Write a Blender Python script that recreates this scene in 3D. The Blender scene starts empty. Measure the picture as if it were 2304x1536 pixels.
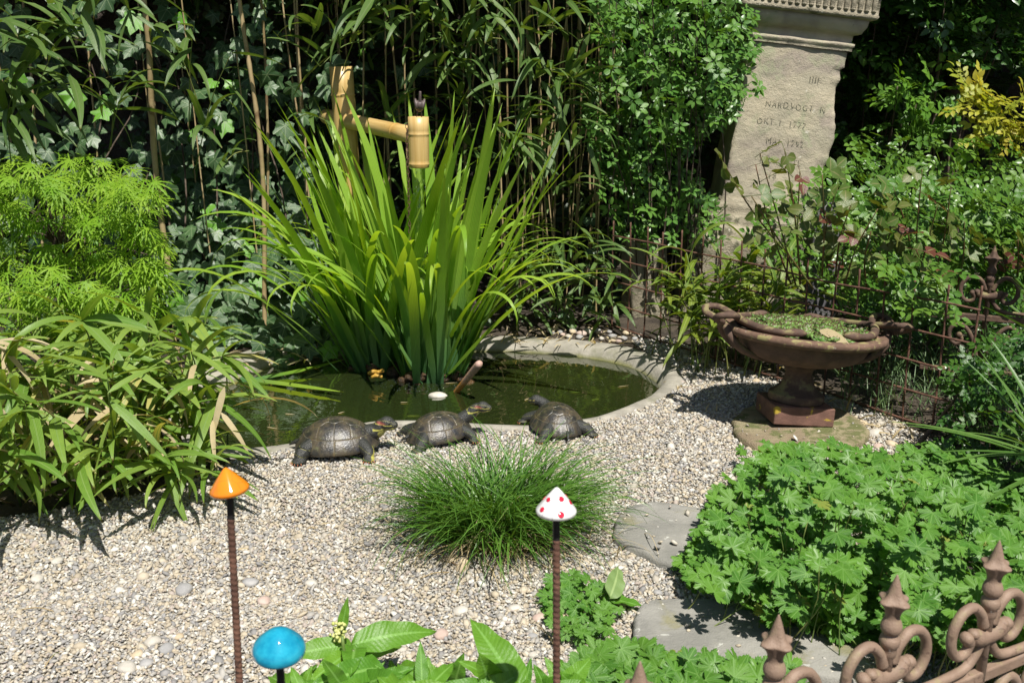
import bpy, bmesh, math, random
import numpy as np
from mathutils import Vector, Matrix, noise as mnoise

# ------------------------------------------------------------------ camera, sky, sun, exposure
scene = bpy.context.scene
COL = scene.collection
R = math.radians
CAM_H, PITCH, FOC = 1.12, R(15.5), 2200.0          # metres, down-tilt, focal length in photo pixels (2304 wide)
SUN_EL = R(60.5)
SUN_XY = Vector((0.337, -0.941)).normalized()        # horizontal direction towards the sun
SUN_DIR = Vector((SUN_XY.x*math.cos(SUN_EL), SUN_XY.y*math.cos(SUN_EL), math.sin(SUN_EL)))

cam_d = bpy.data.cameras.new('camera')
cam = bpy.data.objects.new('camera', cam_d); COL.objects.link(cam)
cam.location = (0, 0, CAM_H); cam.rotation_euler = (math.pi/2-PITCH, 0, 0)
cam_d.sensor_fit = 'HORIZONTAL'; cam_d.sensor_width = 36.0; cam_d.lens = 36.0*FOC/2304
cam_d.clip_start = 0.05; cam_d.clip_end = 500
cam_d.dof.use_dof = True; cam_d.dof.focus_distance = 3.0; cam_d.dof.aperture_fstop = 10
scene.camera = cam

world = bpy.data.worlds.new('World'); scene.world = world; world.use_nodes = True
wn = world.node_tree.nodes; wl = world.node_tree.links
bg = wn['Background']
sky = wn.new('ShaderNodeTexSky'); sky.sky_type = 'NISHITA'; sky.sun_disc = False
sky.sun_elevation = SUN_EL; sky.sun_rotation = math.atan2(SUN_XY.x, SUN_XY.y)
wl.new(sky.outputs[0], bg.inputs[0]); bg.inputs[1].default_value = 0.055

sun_d = bpy.data.lights.new('sun', 'SUN'); sun_d.energy = 5.0; sun_d.angle = R(0.5); sun_d.color = (1.0, 0.955, 0.88)
sun = bpy.data.objects.new('sun', sun_d); COL.objects.link(sun)
sun.rotation_euler = SUN_DIR.to_track_quat('Z', 'Y').to_euler(); sun.location = (3, -4, 8)

scene.view_settings.view_transform = 'Standard'; scene.view_settings.look = 'None'
scene.view_settings.exposure = 0.48; scene.view_settings.gamma = 1.0
scene.view_settings.use_curve_mapping = False
scene.cycles.max_bounces = 7; scene.cycles.diffuse_bounces = 3; scene.cycles.glossy_bounces = 3
scene.cycles.transmission_bounces = 4; scene.cycles.transparent_max_bounces = 10
scene.cycles.caustics_reflective = False; scene.cycles.caustics_refractive = False

# ------------------------------------------------------------------ helpers
rng = random.Random(7); nrg = np.random.default_rng(7)
CP, SP = math.cos(PITCH), math.sin(PITCH)
def ray(px, py):
    u, v = (px-1152)/FOC, (py-768)/FOC
    return Vector((u, CP-v*SP, -SP-v*CP))
def G(px, py, z=0.0):                     # where the pixel's direction meets the level z
    r = ray(px, py); t = (z-CAM_H)/r.z
    return Vector((r.x*t, r.y*t, z))
def YM(y):                                # layout distance -> metres from the camera
    return float(np.interp(y, [0, 1.8, 2.19, 2.56, 2.87, 3.24, 3.57, 3.98, 5.0, 9.0], [0, 1.8, 2.24, 2.66, 3.04, 3.53, 3.98, 4.50, 5.5, 9.5]))
def A(px, py, y):                         # where it meets the upright plane at layout distance y
    y = YM(y); r = ray(px, py); t = y/r.y
    return Vector((r.x*t, y, CAM_H+r.z*t))
def proj(p):
    x, y, z = p[0], p[1], p[2]-CAM_H
    d = y*CP-z*SP
    if d < 0.05: return (-9999, -9999, d)
    return (1152+FOC*x/d, 768-FOC*(y*SP+z*CP)/d, d)
def S(r, g, b):
    f = lambda c: (c/255/12.92) if c/255 <= 0.04045 else ((c/255+0.055)/1.055)**2.4
    return (f(r), f(g), f(b), 1)
def uni(a, b): return rng.uniform(a, b)

def inpoly(x, y, poly):
    c = False; j = len(poly)-1
    for i in range(len(poly)):
        xi, yi = poly[i]; xj, yj = poly[j]
        if (yi > y) != (yj > y) and x < (xj-xi)*(y-yi)/(yj-yi)+xi: c = not c
        j = i
    return c
def sample_poly(poly, n, dmin=0):
    xs = [p[0] for p in poly]; ys = [p[1] for p in poly]; out = []; tries = 0
    while len(out) < n and tries < n*60:
        tries += 1
        x, y = uni(min(xs), max(xs)), uni(min(ys), max(ys))
        if inpoly(x, y, poly):
            if dmin and any((x-a)**2+(y-b)**2 < dmin*dmin for a, b in out): continue
            out.append((x, y))
    return out

class TM:                                 # triangle-mesh builder
    def __init__(s): s.V = []; s.F = []; s.U = []; s.n = 0
    def add(s, V, F, U=None):
        V = np.asarray(V, float).reshape(-1, 3); F = np.asarray(F, int).reshape(-1, 3)
        s.V.append(V); s.F.append(F+s.n); s.n += len(V)
        s.U.append(np.zeros((len(V), 3)) if U is None else np.asarray(U, float).reshape(-1, 3))
        return s
    def get(s): return np.concatenate(s.V), np.concatenate(s.F), np.concatenate(s.U)
    def mesh(s, name, mat, smooth=True):
        return mk(name, *s.get(), mat, smooth)
def mk(name, V, F, U, mat, smooth=True):
    me = bpy.data.meshes.new(name)
    V = np.asarray(V, np.float32); F = np.asarray(F, np.int32)
    me.vertices.add(len(V)); me.vertices.foreach_set('co', V.ravel())
    me.loops.add(F.size); me.loops.foreach_set('vertex_index', F.ravel())
    me.polygons.add(len(F))
    me.polygons.foreach_set('loop_start', np.arange(0, F.size, 3, dtype=np.int32))
    if U is not None:
        a = me.attributes.new('luv', 'FLOAT_VECTOR', 'POINT'); a.data.foreach_set('vector', np.asarray(U, np.float32).ravel())
    me.polygons.foreach_set('use_smooth', np.full(len(F), bool(smooth)))
    me.update(calc_edges=True); me.validate()
    if mat: me.materials.append(mat)
    return me
def ob(name, me, parent=None, loc=(0, 0, 0), rot=None, scale=None, label=None, cat=None, group=None, kind=None):
    o = bpy.data.objects.new(name, me); COL.objects.link(o)
    o.location = loc
    if rot is not None: o.rotation_euler = rot
    if scale is not None: o.scale = scale if hasattr(scale, '__len__') else (scale,)*3
    if parent: o.parent = parent
    if label: o['label'] = label
    if cat: o['category'] = cat
    if group: o['group'] = group
    if kind: o['kind'] = kind
    return o
def thing(name, label, cat, loc=(0, 0, 0), rot=None, group=None):
    o = ob(name, None, None, loc, rot, None, label, cat, group); o.empty_display_size = 0.05
    return o

def frames(P):
    P = np.asarray(P, float); n = len(P)
    T = np.gradient(P, axis=0); T /= np.maximum(np.linalg.norm(T, axis=1, keepdims=True), 1e-9)
    a = np.array([0, 0, 1.0]) if abs(T[0][2]) < 0.9 else np.array([1.0, 0, 0])
    N = np.zeros_like(P); u = np.cross(T[0], a); u /= np.linalg.norm(u); N[0] = u
    for i in range(1, n):
        u = u-T[i]*np.dot(u, T[i]); u /= max(np.linalg.norm(u), 1e-9); N[i] = u
    return T, N, np.cross(T, N)
def tube(P, rad, k=8, caps=True, flat=1.0, nrm=None):
    P = np.asarray(P, float); n = len(P); rad = np.broadcast_to(np.asarray(rad, float), (n,))
    T, N, B = frames(P)
    a = np.linspace(0, 2*math.pi, k, endpoint=False); V = []; U = []
    for i in range(n):
        V.append(P[i]+rad[i]*(np.outer(np.cos(a), N[i])+flat*np.outer(np.sin(a), B[i])))
        U.append(np.stack([np.arange(k)/k, np.full(k, i/(n-1)), np.zeros(k)], 1))
    F = []
    for i in range(n-1):
        for j in range(k):
            a0, b0 = i*k+j, i*k+(j+1) % k; a1, b1 = a0+k, b0+k
            F += [(a0, b0, b1), (a0, b1, a1)]
    V = np.concatenate(V); U = np.concatenate(U)
    if caps:
        m = len(V); V = np.vstack([V, P[0], P[-1]]); U = np.vstack([U, [0, 0, 0], [0, 1, 0]])
        for j in range(k):
            F.append((m, (j+1) % k, j)); F.append((m+1, (n-1)*k+j, (n-1)*k+(j+1) % k))
    return V, F, U
def lathe(prof, k=32, mod=None):
    prof = np.asarray(prof, float); n = len(prof); V = []; U = []
    for i, (r, z) in enumerate(prof):
        for j in range(k):
            t = 2*math.pi*j/k; rr = r*(mod(t, i/(n-1)) if mod else 1)
            V.append((rr*math.cos(t), rr*math.sin(t), z)); U.append((j/k, i/(n-1), 0))
    F = []
    for i in range(n-1):
        for j in range(k):
            a0, b0 = i*k+j, i*k+(j+1) % k; a1, b1 = a0+k, b0+k
            F += [(a0, b0, b1), (a0, b1, a1)]
    m = len(V); V += [(0, 0, prof[0][1]), (0, 0, prof[-1][1])]; U += [(0, 0, 0), (0, 1, 0)]
    for j in range(k):
        F.append((m, (j+1) % k, j)); F.append((m+1, (n-1)*k+j, (n-1)*k+(j+1) % k))
    return np.array(V), F, np.array(U)
def smoothcurve(pts, n=40):               # Catmull-Rom through points
    P = [np.array(p, float) for p in pts]; P = [2*P[0]-P[1]]+P+[2*P[-1]-P[-2]]; out = []
    segs = len(P)-3
    for i in range(n):
        u = i/(n-1)*segs; k = min(int(u), segs-1); t = u-k
        a, b, c, d = P[k:k+4]
        out.append(0.5*((2*b)+(-a+c)*t+(2*a-5*b+4*c-d)*t*t+(-a+3*b-3*c+d)*t**3))
    return np.array(out)
def ico(sub=2):
    bm = bmesh.new(); bmesh.ops.create_icosphere(bm, subdivisions=sub, radius=1.0)
    V = np.array([v.co[:] for v in bm.verts]); F = np.array([[v.index for v in f.verts] for f in bm.faces]); bm.free()
    return V, F
ICO1, ICO2, ICO3 = ico(1), ico(2), ico(3)
def rbox(sx, sy, sz, bev=0.005, seg=2, rough=0.0, seed=0):   # bevelled box, base at z=0
    bm = bmesh.new(); bmesh.ops.create_cube(bm, size=1.0)
    for v in bm.verts: v.co = Vector((v.co.x*sx, v.co.y*sy, (v.co.z+0.5)*sz))
    bmesh.ops.bevel(bm, geom=bm.edges[:], offset=bev, segments=seg, profile=0.5, affect='EDGES')
    if rough:
        bmesh.ops.subdivide_edges(bm, edges=[e for e in bm.edges if e.calc_length() > 0.06], cuts=6, use_grid_fill=True)
        for v in bm.verts: v.co += Vector(mnoise.noise_vector(v.co*9+Vector((seed, 0, 0))))*rough
    bmesh.ops.triangulate(bm, faces=bm.faces[:])
    V = np.array([v.co[:] for v in bm.verts]); F = np.array([[v.index for v in f.verts] for f in bm.faces]); bm.free()
    return V, F
def orient(n, t):
    z = Vector(n).normalized(); y = Vector(t); y = y-z*y.dot(z)
    if y.length < 1e-4: y = z.orthogonal()
    y.normalize(); x = y.cross(z)
    return Matrix(((x.x, y.x, z.x, 0), (x.y, y.y, z.y, 0), (x.z, y.z, z.z, 0), (0, 0, 0, 1)))
def xf(loc, rot=None, s=1.0):
    m = Matrix.Translation(Vector(loc))
    if rot is not None: m = m @ (rot if isinstance(rot, Matrix) else rot.to_matrix().to_4x4())
    y = m.translation.y; s *= 1.0+0.10*min(1, max(0, (y-2.4)/1.0))
    return m @ Matrix.Scale(s, 4)
def aimZ(az, tilt=0.0, roll=0.0):         # local x turned to azimuth az, then leaned over by tilt
    return Matrix.Rotation(az, 4, 'Z') @ Matrix.Rotation(tilt, 4, 'Y') @ Matrix.Rotation(roll, 4, 'X')

def place(parent, name, protos, mat, items, cap=300, stuffname='foliage', label=None):
    """items: (proto index, 4x4 matrix). The ones that show largest become objects of their own, the rest one joined part."""
    ploc = Vector(parent.location); pinv = parent.matrix_basis.inverted()
    key = []
    for i, (k, m) in enumerate(items):
        x, y, d = proj(m.translation); sz = m.to_scale().x*protos[k][3]/max(d, 0.1)
        vis = -80 < x < 2384 and -80 < y < 1616 and d > 0.1
        key.append((sz if vis else -1, i))
    key.sort(reverse=True)
    own = set(i for s, i in key[:cap] if s > 0)
    meshes = {}; rest = TM()
    for i, (k, m) in enumerate(items):
        if i in own:
            if k not in meshes: meshes[k] = mk(name, protos[k][0], protos[k][1], protos[k][2], mat)
            o = bpy.data.objects.new(name, meshes[k]); COL.objects.link(o); o.parent = parent
            o.matrix_basis = pinv @ m
        else:
            M = np.array(pinv @ m); V = protos[k][0] @ M[:3, :3].T+M[:3, 3]
            U = protos[k][2].copy(); U[:, 2] = rng.random()
            rest.add(V, protos[k][1], U)
    if rest.n:
        ob(stuffname, rest.mesh(stuffname, mat), parent, kind='stuff')

# ------------------------------------------------------------------ materials
def newmat(name):
    m = bpy.data.materials.new(name); m.use_nodes = True
    nt = m.node_tree; b = nt.nodes['Principled BSDF']
    return m, nt, b
class N:                                   # small node wrapper
    def __init__(s, nt): s.nt = nt
    def n(s, t, **kw):
        x = s.nt.nodes.new(t)
        for k, v in kw.items(): setattr(x, k, v)
        return x
    def l(s, a, b): s.nt.links.new(a, b)
    def val(s, inp, v):
        if hasattr(v, 'is_linked') or isinstance(v, bpy.types.NodeSocket): s.l(v, inp)
        else: inp.default_value = v
    def math(s, op, a, b=0.0, c=None, clamp=False):
        x = s.n('ShaderNodeMath', operation=op, use_clamp=clamp); s.val(x.inputs[0], a); s.val(x.inputs[1], b)
        if c is not None: s.val(x.inputs[2], c)
        return x.outputs[0]
    def mix(s, f, a, b, mode='MIX'):
        x = s.n('ShaderNodeMix', data_type='RGBA', blend_type=mode); s.val(x.inputs[0], f); s.val(x.inputs[6], a); s.val(x.inputs[7], b)
        return x.outputs[2]
    def noise(s, scale, detail=4, rough=0.55, vec=None, coord='Object', dist=0.0):
        x = s.n('ShaderNodeTexNoise'); x.inputs['Scale'].default_value = scale; x.inputs['Detail'].default_value = detail
        x.inputs['Roughness'].default_value = rough; x.inputs['Distortion'].default_value = dist
        s.l(vec if vec is not None else s.coord(coord), x.inputs['Vector']); return x.outputs[0]
    def coord(s, w='Object'): return s.n('ShaderNodeTexCoord').outputs[w]
    def geo(s): return s.n('ShaderNodeNewGeometry')
    def ramp(s, f, stops, interp='LINEAR'):
        x = s.n('ShaderNodeValToRGB'); s.val(x.inputs[0], f); e = x.color_ramp; e.interpolation = interp
        while len(e.elements) < len(stops): e.elements.new(0.5)
        for el, (p, c) in zip(e.elements, stops): el.position = p; el.color = c if len(c) == 4 else (*c, 1)
        return x.outputs[0]
    def sstep(s, x, a, b):
        m = s.n('ShaderNodeMapRange', interpolation_type='SMOOTHSTEP'); s.val(m.inputs[0], x)
        m.inputs[1].default_value = a; m.inputs[2].default_value = b; return m.outputs[0]
    def bump(s, h, strength=0.3, dist=0.01):
        x = s.n('ShaderNodeBump'); x.inputs['Strength'].default_value = strength; x.inputs['Distance'].default_value = dist
        s.l(h, x.inputs['Height']); return x.outputs[0]
    def luv(s):
        a = s.n('ShaderNodeAttribute', attribute_name='luv'); x = s.n('ShaderNodeSeparateXYZ'); s.l(a.outputs['Vector'], x.inputs[0])
        return x.outputs
    def rnd(s):
        u = s.luv(); o = s.n('ShaderNodeObjectInfo').outputs['Random']
        return s.math('FRACT', s.math('ADD', u[2], o)), u

def leaf_mat(name, c1, c2, trans=0.3, rough=0.45, spec=0.5, vein=None, veinw=0.06, base=None, basew=0.4, tip=None, tipw=0.9, stripes=0, spots=None, nscale=14, midrib=None, odd=None, tcol=1.6, pinn=0):
    m, nt, b = newmat(name); g = N(nt)
    r, u = g.rnd()
    col = g.mix(r, c1, c2)
    nz = g.noise(nscale, 3, coord='Object')
    col = g.mix(g.sstep(nz, 0.35, 0.7), col, g.mix(0.5, col, (0, 0, 0, 1)), 'MIX') if False else g.mix(g.math('MULTIPLY', nz, 0.45), col, (c1[0]*0.55, c1[1]*0.6, c1[2]*0.6, 1))
    if odd: col = g.mix(g.math('GREATER_THAN', g.math('FRACT', g.math('MULTIPLY', r, 7.31)), odd[0]), col, odd[1])
    if base: col = g.mix(g.sstep(u[1], basew, 0.0), col, base)
    if tip: col = g.mix(g.sstep(g.math('ADD', u[1], g.math('MULTIPLY', g.math('SUBTRACT', nz, 0.5), 0.25)), tipw, 1.0), col, tip)
    h = None
    if stripes:
        w = g.math('SINE', g.math('MULTIPLY', u[0], stripes))
        w = g.math('MULTIPLY_ADD', w, 0.5, 0.5); h = w
        col = g.mix(g.math('MULTIPLY', w, 0.28), col, (c1[0]*0.45, c1[1]*0.55, c1[2]*0.5, 1))
    if pinn:
        w = g.math('SINE', g.math('MULTIPLY', g.math('SUBTRACT', u[1], g.math('MULTIPLY', g.math('ABSOLUTE', u[0]), 0.10)), pinn)); h = g.math('MULTIPLY_ADD', w, 0.18, 0.5)
        col = g.mix(g.math('MULTIPLY', g.sstep(w, 0.8, 1.0), 0.28), col, midrib)
    if vein:
        f = g.sstep(g.math('ABSOLUTE', u[0]), veinw, veinw*0.35); col = g.mix(f, col, vein)
    if midrib:
        f = g.sstep(g.math('ABSOLUTE', u[0]), 0.16, 0.05); col = g.mix(f, col, midrib)
    if spots:
        f = g.sstep(g.noise(60, 2), 0.68, 0.74); col = g.mix(f, col, spots)
    g.l(col, b.inputs['Base Color']); b.inputs['Roughness'].default_value = rough
    b.inputs['Specular IOR Level'].default_value = spec
    hb = g.noise(45, 2)
    if h is not None: hb = g.math('ADD', hb, h)
    bp = g.bump(hb, 0.25, 0.004); g.l(bp, b.inputs['Normal'])
    t = g.n('ShaderNodeBsdfTranslucent')
    g.l(g.mix(1.0, col, (tcol*1.15, tcol, tcol*0.3, 1), 'MULTIPLY'), t.inputs[0])
    mx = g.n('ShaderNodeMixShader'); mx.inputs[0].default_value = trans
    g.l(b.outputs[0], mx.inputs[1]); g.l(t.outputs[0], mx.inputs[2])
    g.l(mx.outputs[0], nt.nodes['Material Output'].inputs[0])
    return m
def solid(name, c1, c2, scale=20, rough=0.7, bump=0.3, bscale=60, bdist=0.004, metal=0.0, spec=0.4, detail=5, spots=None, moss=None, lo=0.35, hi=0.68):
    m, nt, b = newmat(name); g = N(nt)
    col = g.mix(g.sstep(g.noise(scale, detail), lo, hi), c1, c2)
    if spots:                              # (scale, low, high, colour)
        for sc, a, z, c in spots: col = g.mix(g.sstep(g.noise(sc, 4, 0.6, dist=0.4), a, z), col, c)
    if moss:                               # (scale, a, b, colour): only where the surface looks up
        sc, a, z, c = moss
        up = g.n('ShaderNodeSeparateXYZ'); g.l(g.geo().outputs['Normal'], up.inputs[0])
        f = g.math('MULTIPLY', g.sstep(g.noise(sc, 5), a, z), g.sstep(up.outputs[2], -0.2, 0.9))
        col = g.mix(f, col, c)
    g.l(col, b.inputs['Base Color']); b.inputs['Roughness'].default_value = rough; b.inputs['Metallic'].default_value = metal
    b.inputs['Specular IOR Level'].default_value = spec
    if bump: g.l(g.bump(g.math('ADD', g.noise(bscale, 5), g.math('MULTIPLY', g.noise(bscale*4, 2), 0.4)), bump, bdist), b.inputs['Normal'])
    return m
# ------------------------------------------------------------------ materials of the setting and the hard things
M = {}
def mat_ground():
    m, nt, b = newmat('soil'); g = N(nt); pos = g.geo().outputs['Position']
    c = g.mix(g.sstep(g.noise(9, 6, 0.6, pos), 0.35, 0.65), (0.035, 0.026, 0.018, 1), (0.085, 0.066, 0.045, 1))
    c = g.mix(g.sstep(g.noise(55, 4, 0.7, pos), 0.56, 0.7), c, (0.17, 0.14, 0.10, 1))
    g.l(c, b.inputs['Base Color']); b.inputs['Roughness'].default_value = 0.95
    g.l(g.bump(g.noise(70, 5, 0.7, pos), 0.9, 0.02), b.inputs['Normal']); return m
M['soil'] = mat_ground()
def mat_grit():
    m, nt, b = newmat('grit'); g = N(nt); pos = g.geo().outputs['Position']
    v = g.n('ShaderNodeTexVoronoi'); v.inputs['Scale'].default_value = 120; g.l(pos, v.inputs['Vector'])
    sp = g.n('ShaderNodeSeparateColor'); g.l(v.outputs['Color'], sp.inputs[0])
    c = g.ramp(sp.outputs[0], [(0, (0.28, 0.25, 0.20)), (0.35, (0.38, 0.345, 0.28)), (0.7, (0.42, 0.41, 0.38)), (1, (0.48, 0.42, 0.32))])
    g.l(c, b.inputs['Base Color']); b.inputs['Roughness'].default_value = 0.9
    g.l(g.bump(v.outputs['Distance'], 0.8, -0.006), b.inputs['Normal']); return m
M['grit'] = mat_grit()
def mat_gravel():
    m, nt, b = newmat('gravel_stone'); g = N(nt); u = g.luv()
    cols = [(0.42, 0.365, 0.275), (0.34, 0.33, 0.31), (0.54, 0.51, 0.44), (0.28, 0.28, 0.285), (0.47, 0.405, 0.30), (0.40, 0.39, 0.365), (0.60, 0.58, 0.53),
            (0.36, 0.31, 0.235), (0.22, 0.22, 0.225), (0.46, 0.43, 0.37), (0.50, 0.44, 0.34), (0.41, 0.38, 0.33), (0.40, 0.345, 0.31), (0.64, 0.63, 0.59)]
    c = g.ramp(u[2], [(i/len(cols), k) for i, k in enumerate(cols)], 'CONSTANT')
    c = g.mix(1.0, c, (1.03, 1.02, 1.0, 1), 'MULTIPLY'); c = g.mix(g.math('MULTIPLY', g.noise(160, 3), 0.4), c, (0.26, 0.225, 0.175, 1))
    g.l(c, b.inputs['Base Color']); b.inputs['Roughness'].default_value = 0.75; b.inputs['Specular IOR Level'].default_value = 0.3
    g.l(g.bump(g.noise(300, 2), 0.25, 0.002), b.inputs['Normal']); return m
M['gravel'] = mat_gravel()
def mat_basin():
    m, nt, b = newmat('pond_concrete'); g = N(nt); pos = g.geo().outputs['Position']
    z = g.n('ShaderNodeSeparateXYZ'); g.l(pos, z.inputs[0])
    c = g.mix(g.sstep(g.noise(14, 6, 0.65, pos), 0.3, 0.7), (0.22, 0.205, 0.17, 1), (0.37, 0.345, 0.29, 1))
    c = g.mix(g.sstep(g.noise(5, 5, 0.65, pos), 0.52, 0.68), c, (0.19, 0.185, 0.13, 1))
    c = g.mix(g.sstep(g.noise(120, 3, 0.6, pos), 0.58, 0.7), c, (0.24, 0.22, 0.19, 1))
    zz = g.math('ADD', z.outputs[2], g.math('MULTIPLY', g.math('SUBTRACT', g.noise(7, 5, 0.6, pos), 0.5), 0.035))
    alg = g.mix(g.sstep(g.noise(30, 4, 0.6, pos), 0.35, 0.7), (0.10, 0.105, 0.022, 1), (0.17, 0.165, 0.05, 1))
    c = g.mix(g.sstep(zz, -0.012, -0.036), c, alg)
    c = g.mix(g.sstep(zz, -0.07, -0.2), c, (0.028, 0.03, 0.010, 1))
    g.l(c, b.inputs['Base Color']); b.inputs['Roughness'].default_value = 0.85
    g.l(g.bump(g.noise(90, 5, 0.7, pos), 0.5, 0.006), b.inputs['Normal']); return m
M['basin'] = mat_basin()
def mat_water():
    m, nt, b = newmat('pond_water'); g = N(nt); pos = g.geo().outputs['Position']
    nt.nodes.remove(b)
    tr = g.n('ShaderNodeBsdfTransparent'); tr.inputs[0].default_value = (0.36, 0.40, 0.17, 1)
    di = g.n('ShaderNodeBsdfDiffuse'); di.inputs[0].default_value = (0.036, 0.052, 0.014, 1)
    mx0 = g.n('ShaderNodeMixShader'); mx0.inputs[0].default_value = 0.45
    g.l(tr.outputs[0], mx0.inputs[1]); g.l(di.outputs[0], mx0.inputs[2])
    gl = g.n('ShaderNodeBsdfGlossy'); gl.inputs['Roughness'].default_value = 0.0; gl.inputs[0].default_value = (1, 1, 1, 1)
    fr = g.n('ShaderNodeFresnel'); fr.inputs[0].default_value = 1.38
    # ripples ring out from where the spout's water lands
    v = g.n('ShaderNodeVectorMath', operation='DISTANCE'); g.l(pos, v.inputs[0]); v.inputs[1].default_value = (RIP.x, RIP.y, RIP.z)
    d = v.outputs['Value']
    rip = g.math('MULTIPLY', g.math('SINE', g.math('MULTIPLY', g.math('ADD', d, g.math('MULTIPLY', g.noise(6, 2, 0.5, pos), 0.06)), 150)), g.sstep(d, 0.75, 0.08))
    h = g.math('ADD', g.math('MULTIPLY', rip, 0.35), g.math('MULTIPLY', g.noise(16, 3, 0.5, pos), 1.0))
    bp = g.bump(h, 0.055, 0.02); g.l(bp, gl.inputs['Normal']); g.l(bp, fr.inputs['Normal'])
    mx = g.n('ShaderNodeMixShader'); g.l(g.math('MULTIPLY', fr.outputs[0], 1.9, clamp=True), mx.inputs[0])
    g.l(mx0.outputs[0], mx.inputs[1]); g.l(gl.outputs[0], mx.inputs[2])
    g.l(mx.outputs[0], nt.nodes['Material Output'].inputs[0]); return m
M['rust'] = solid('rusty_iron', (0.085, 0.042, 0.028, 1), (0.17, 0.085, 0.055, 1), 30, 0.85, 0.5, 160, 0.003, spots=[(70, 0.60, 0.7, (0.045, 0.026, 0.02, 1))])
M['brownpaint'] = solid('weathered_brown_paint', (0.215, 0.145, 0.103, 1), (0.285, 0.198, 0.143, 1), 22, 0.6, 0.4, 110, 0.003, spots=[(60, 0.60, 0.70, (0.13, 0.08, 0.06, 1)), (14, 0.58, 0.72, (0.25, 0.19, 0.15, 1)), (45, 0.71, 0.75, (0.5, 0.46, 0.4, 1))],
                        moss=(30, 0.5, 0.68, (0.27, 0.22, 0.12, 1)))
M['castiron'] = solid('rusty_cast_iron', (0.080, 0.050, 0.036, 1), (0.140, 0.084, 0.059, 1), 26, 0.8, 0.5, 130, 0.003, spots=[(40, 0.62, 0.72, (0.09, 0.048, 0.034, 1))],
                      moss=(26, 0.50, 0.62, (0.22, 0.19, 0.085, 1)))
M['castrim'] = solid('lichened_cast_iron', (0.115, 0.068, 0.047, 1), (0.18, 0.108, 0.073, 1), 24, 0.85, 0.5, 130, 0.003, spots=[(30, 0.53, 0.64, (0.27, 0.235, 0.10, 1)), (55, 0.66, 0.72, (0.42, 0.39, 0.3, 1))])
M['slab'] = solid('grey_sandstone', (0.20, 0.195, 0.175, 1), (0.29, 0.28, 0.25, 1), 9, 0.9, 0.55, 60, 0.006, spots=[(7, 0.55, 0.7, (0.22, 0.205, 0.115, 1)), (38, 0.66, 0.7, (0.44, 0.44, 0.40, 1))])
M['mossslab'] = solid('mossy_sandstone', (0.22, 0.17, 0.11, 1), (0.29, 0.25, 0.15, 1), 14, 0.95, 0.8, 60, 0.01, spots=[(18, 0.48, 0.62, (0.125, 0.135, 0.05, 1)), (50, 0.66, 0.72, (0.36, 0.31, 0.22, 1))])
M['sandstone'] = solid('weathered_sandstone', (0.37, 0.335, 0.25, 1), (0.48, 0.42, 0.305, 1), 6, 0.92, 0.7, 60, 0.006,
                       spots=[(3.2, 0.48, 0.62, (0.30, 0.255, 0.21, 1)), (9, 0.54, 0.70, (0.33, 0.335, 0.22, 1)), (42, 0.66, 0.72, (0.22, 0.19, 0.15, 1)), (26, 0.66, 0.74, (0.6, 0.57, 0.48, 1))])
M['darkstone'] = solid('darkened_sandstone', (0.25, 0.22, 0.16, 1), (0.38, 0.34, 0.25, 1), 10, 0.95, 0.8, 55, 0.01,
                       spots=[(14, 0.52, 0.66, (0.13, 0.125, 0.08, 1)), (45, 0.64, 0.72, (0.48, 0.45, 0.36, 1))])
M['carved'] = solid('carved_letter_shade', (0.335, 0.30, 0.225, 1), (0.47, 0.41, 0.30, 1), 14, 0.95, 0.3)
M['bamboo_pole'] = None
def mat_pole():
    m, nt, b = newmat('cut_bamboo'); g = N(nt); u = g.luv(); co = g.coord()
    mp = g.n('ShaderNodeMapping'); mp.inputs['Scale'].default_value = (60, 60, 3); g.l(co, mp.inputs[0])
    c = g.mix(g.sstep(g.noise(1, 4, 0.6, mp.outputs[0]), 0.3, 0.7), (0.46, 0.30, 0.10, 1), (0.60, 0.43, 0.18, 1))
    c = g.mix(g.sstep(g.noise(5, 4), 0.5, 0.75), c, (0.52, 0.29, 0.07, 1))
    mp2 = g.n('ShaderNodeMapping'); mp2.inputs['Scale'].default_value = (130, 130, 18); g.l(co, mp2.inputs[0])
    c = g.mix(g.math('MULTIPLY', g.sstep(g.noise(1, 3, 0.6, mp2.outputs[0]), 0.66, 0.72), g.sstep(g.noise(9, 2), 0.5, 0.62)), c, (0.12, 0.06, 0.025, 1))
    g.l(c, b.inputs['Base Color']); b.inputs['Roughness'].default_value = 0.38; return m
M['bamboo_pole'] = mat_pole()
def glaze(name, c1, c2, scale, rough=0.06, crack=None, bumpy=0.0):
    m, nt, b = newmat(name); g = N(nt)
    c = g.mix(g.sstep(g.noise(scale, 4, 0.65), 0.3, 0.75), c1, c2)
    if crack:
        v = g.n('ShaderNodeTexVoronoi', feature='DISTANCE_TO_EDGE'); v.inputs['Scale'].default_value = crack[0]
        g.l(g.n('ShaderNodeTexCoord').outputs['Object'], v.inputs['Vector'])
        c = g.mix(g.math('MULTIPLY', g.sstep(v.outputs['Distance'], crack[1], crack[1]*0.3), crack[3]), c, crack[2])
    g.l(c, b.inputs['Base Color']); b.inputs['Roughness'].default_value = rough; b.inputs['Coat Weight'].default_value = 0.5; b.inputs['Coat Roughness'].default_value = 0.03
    return m
M['orange'] = glaze('orange_glaze', (0.78, 0.24, 0.012, 1), (0.72, 0.20, 0.008, 1), 9, 0.08, (22, 0.02, (0.45, 0.13, 0.02, 1), 0.35))
M['blue'] = glaze('turquoise_glaze', (0.006, 0.22, 0.36, 1), (0.022, 0.36, 0.50, 1), 55, 0.05)
M['white'] = glaze('white_crackle_glaze', (0.80, 0.79, 0.77, 1), (0.74, 0.73, 0.71, 1), 9, 0.12, (28, 0.028, (0.35, 0.33, 0.36, 1), 0.6))
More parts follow.
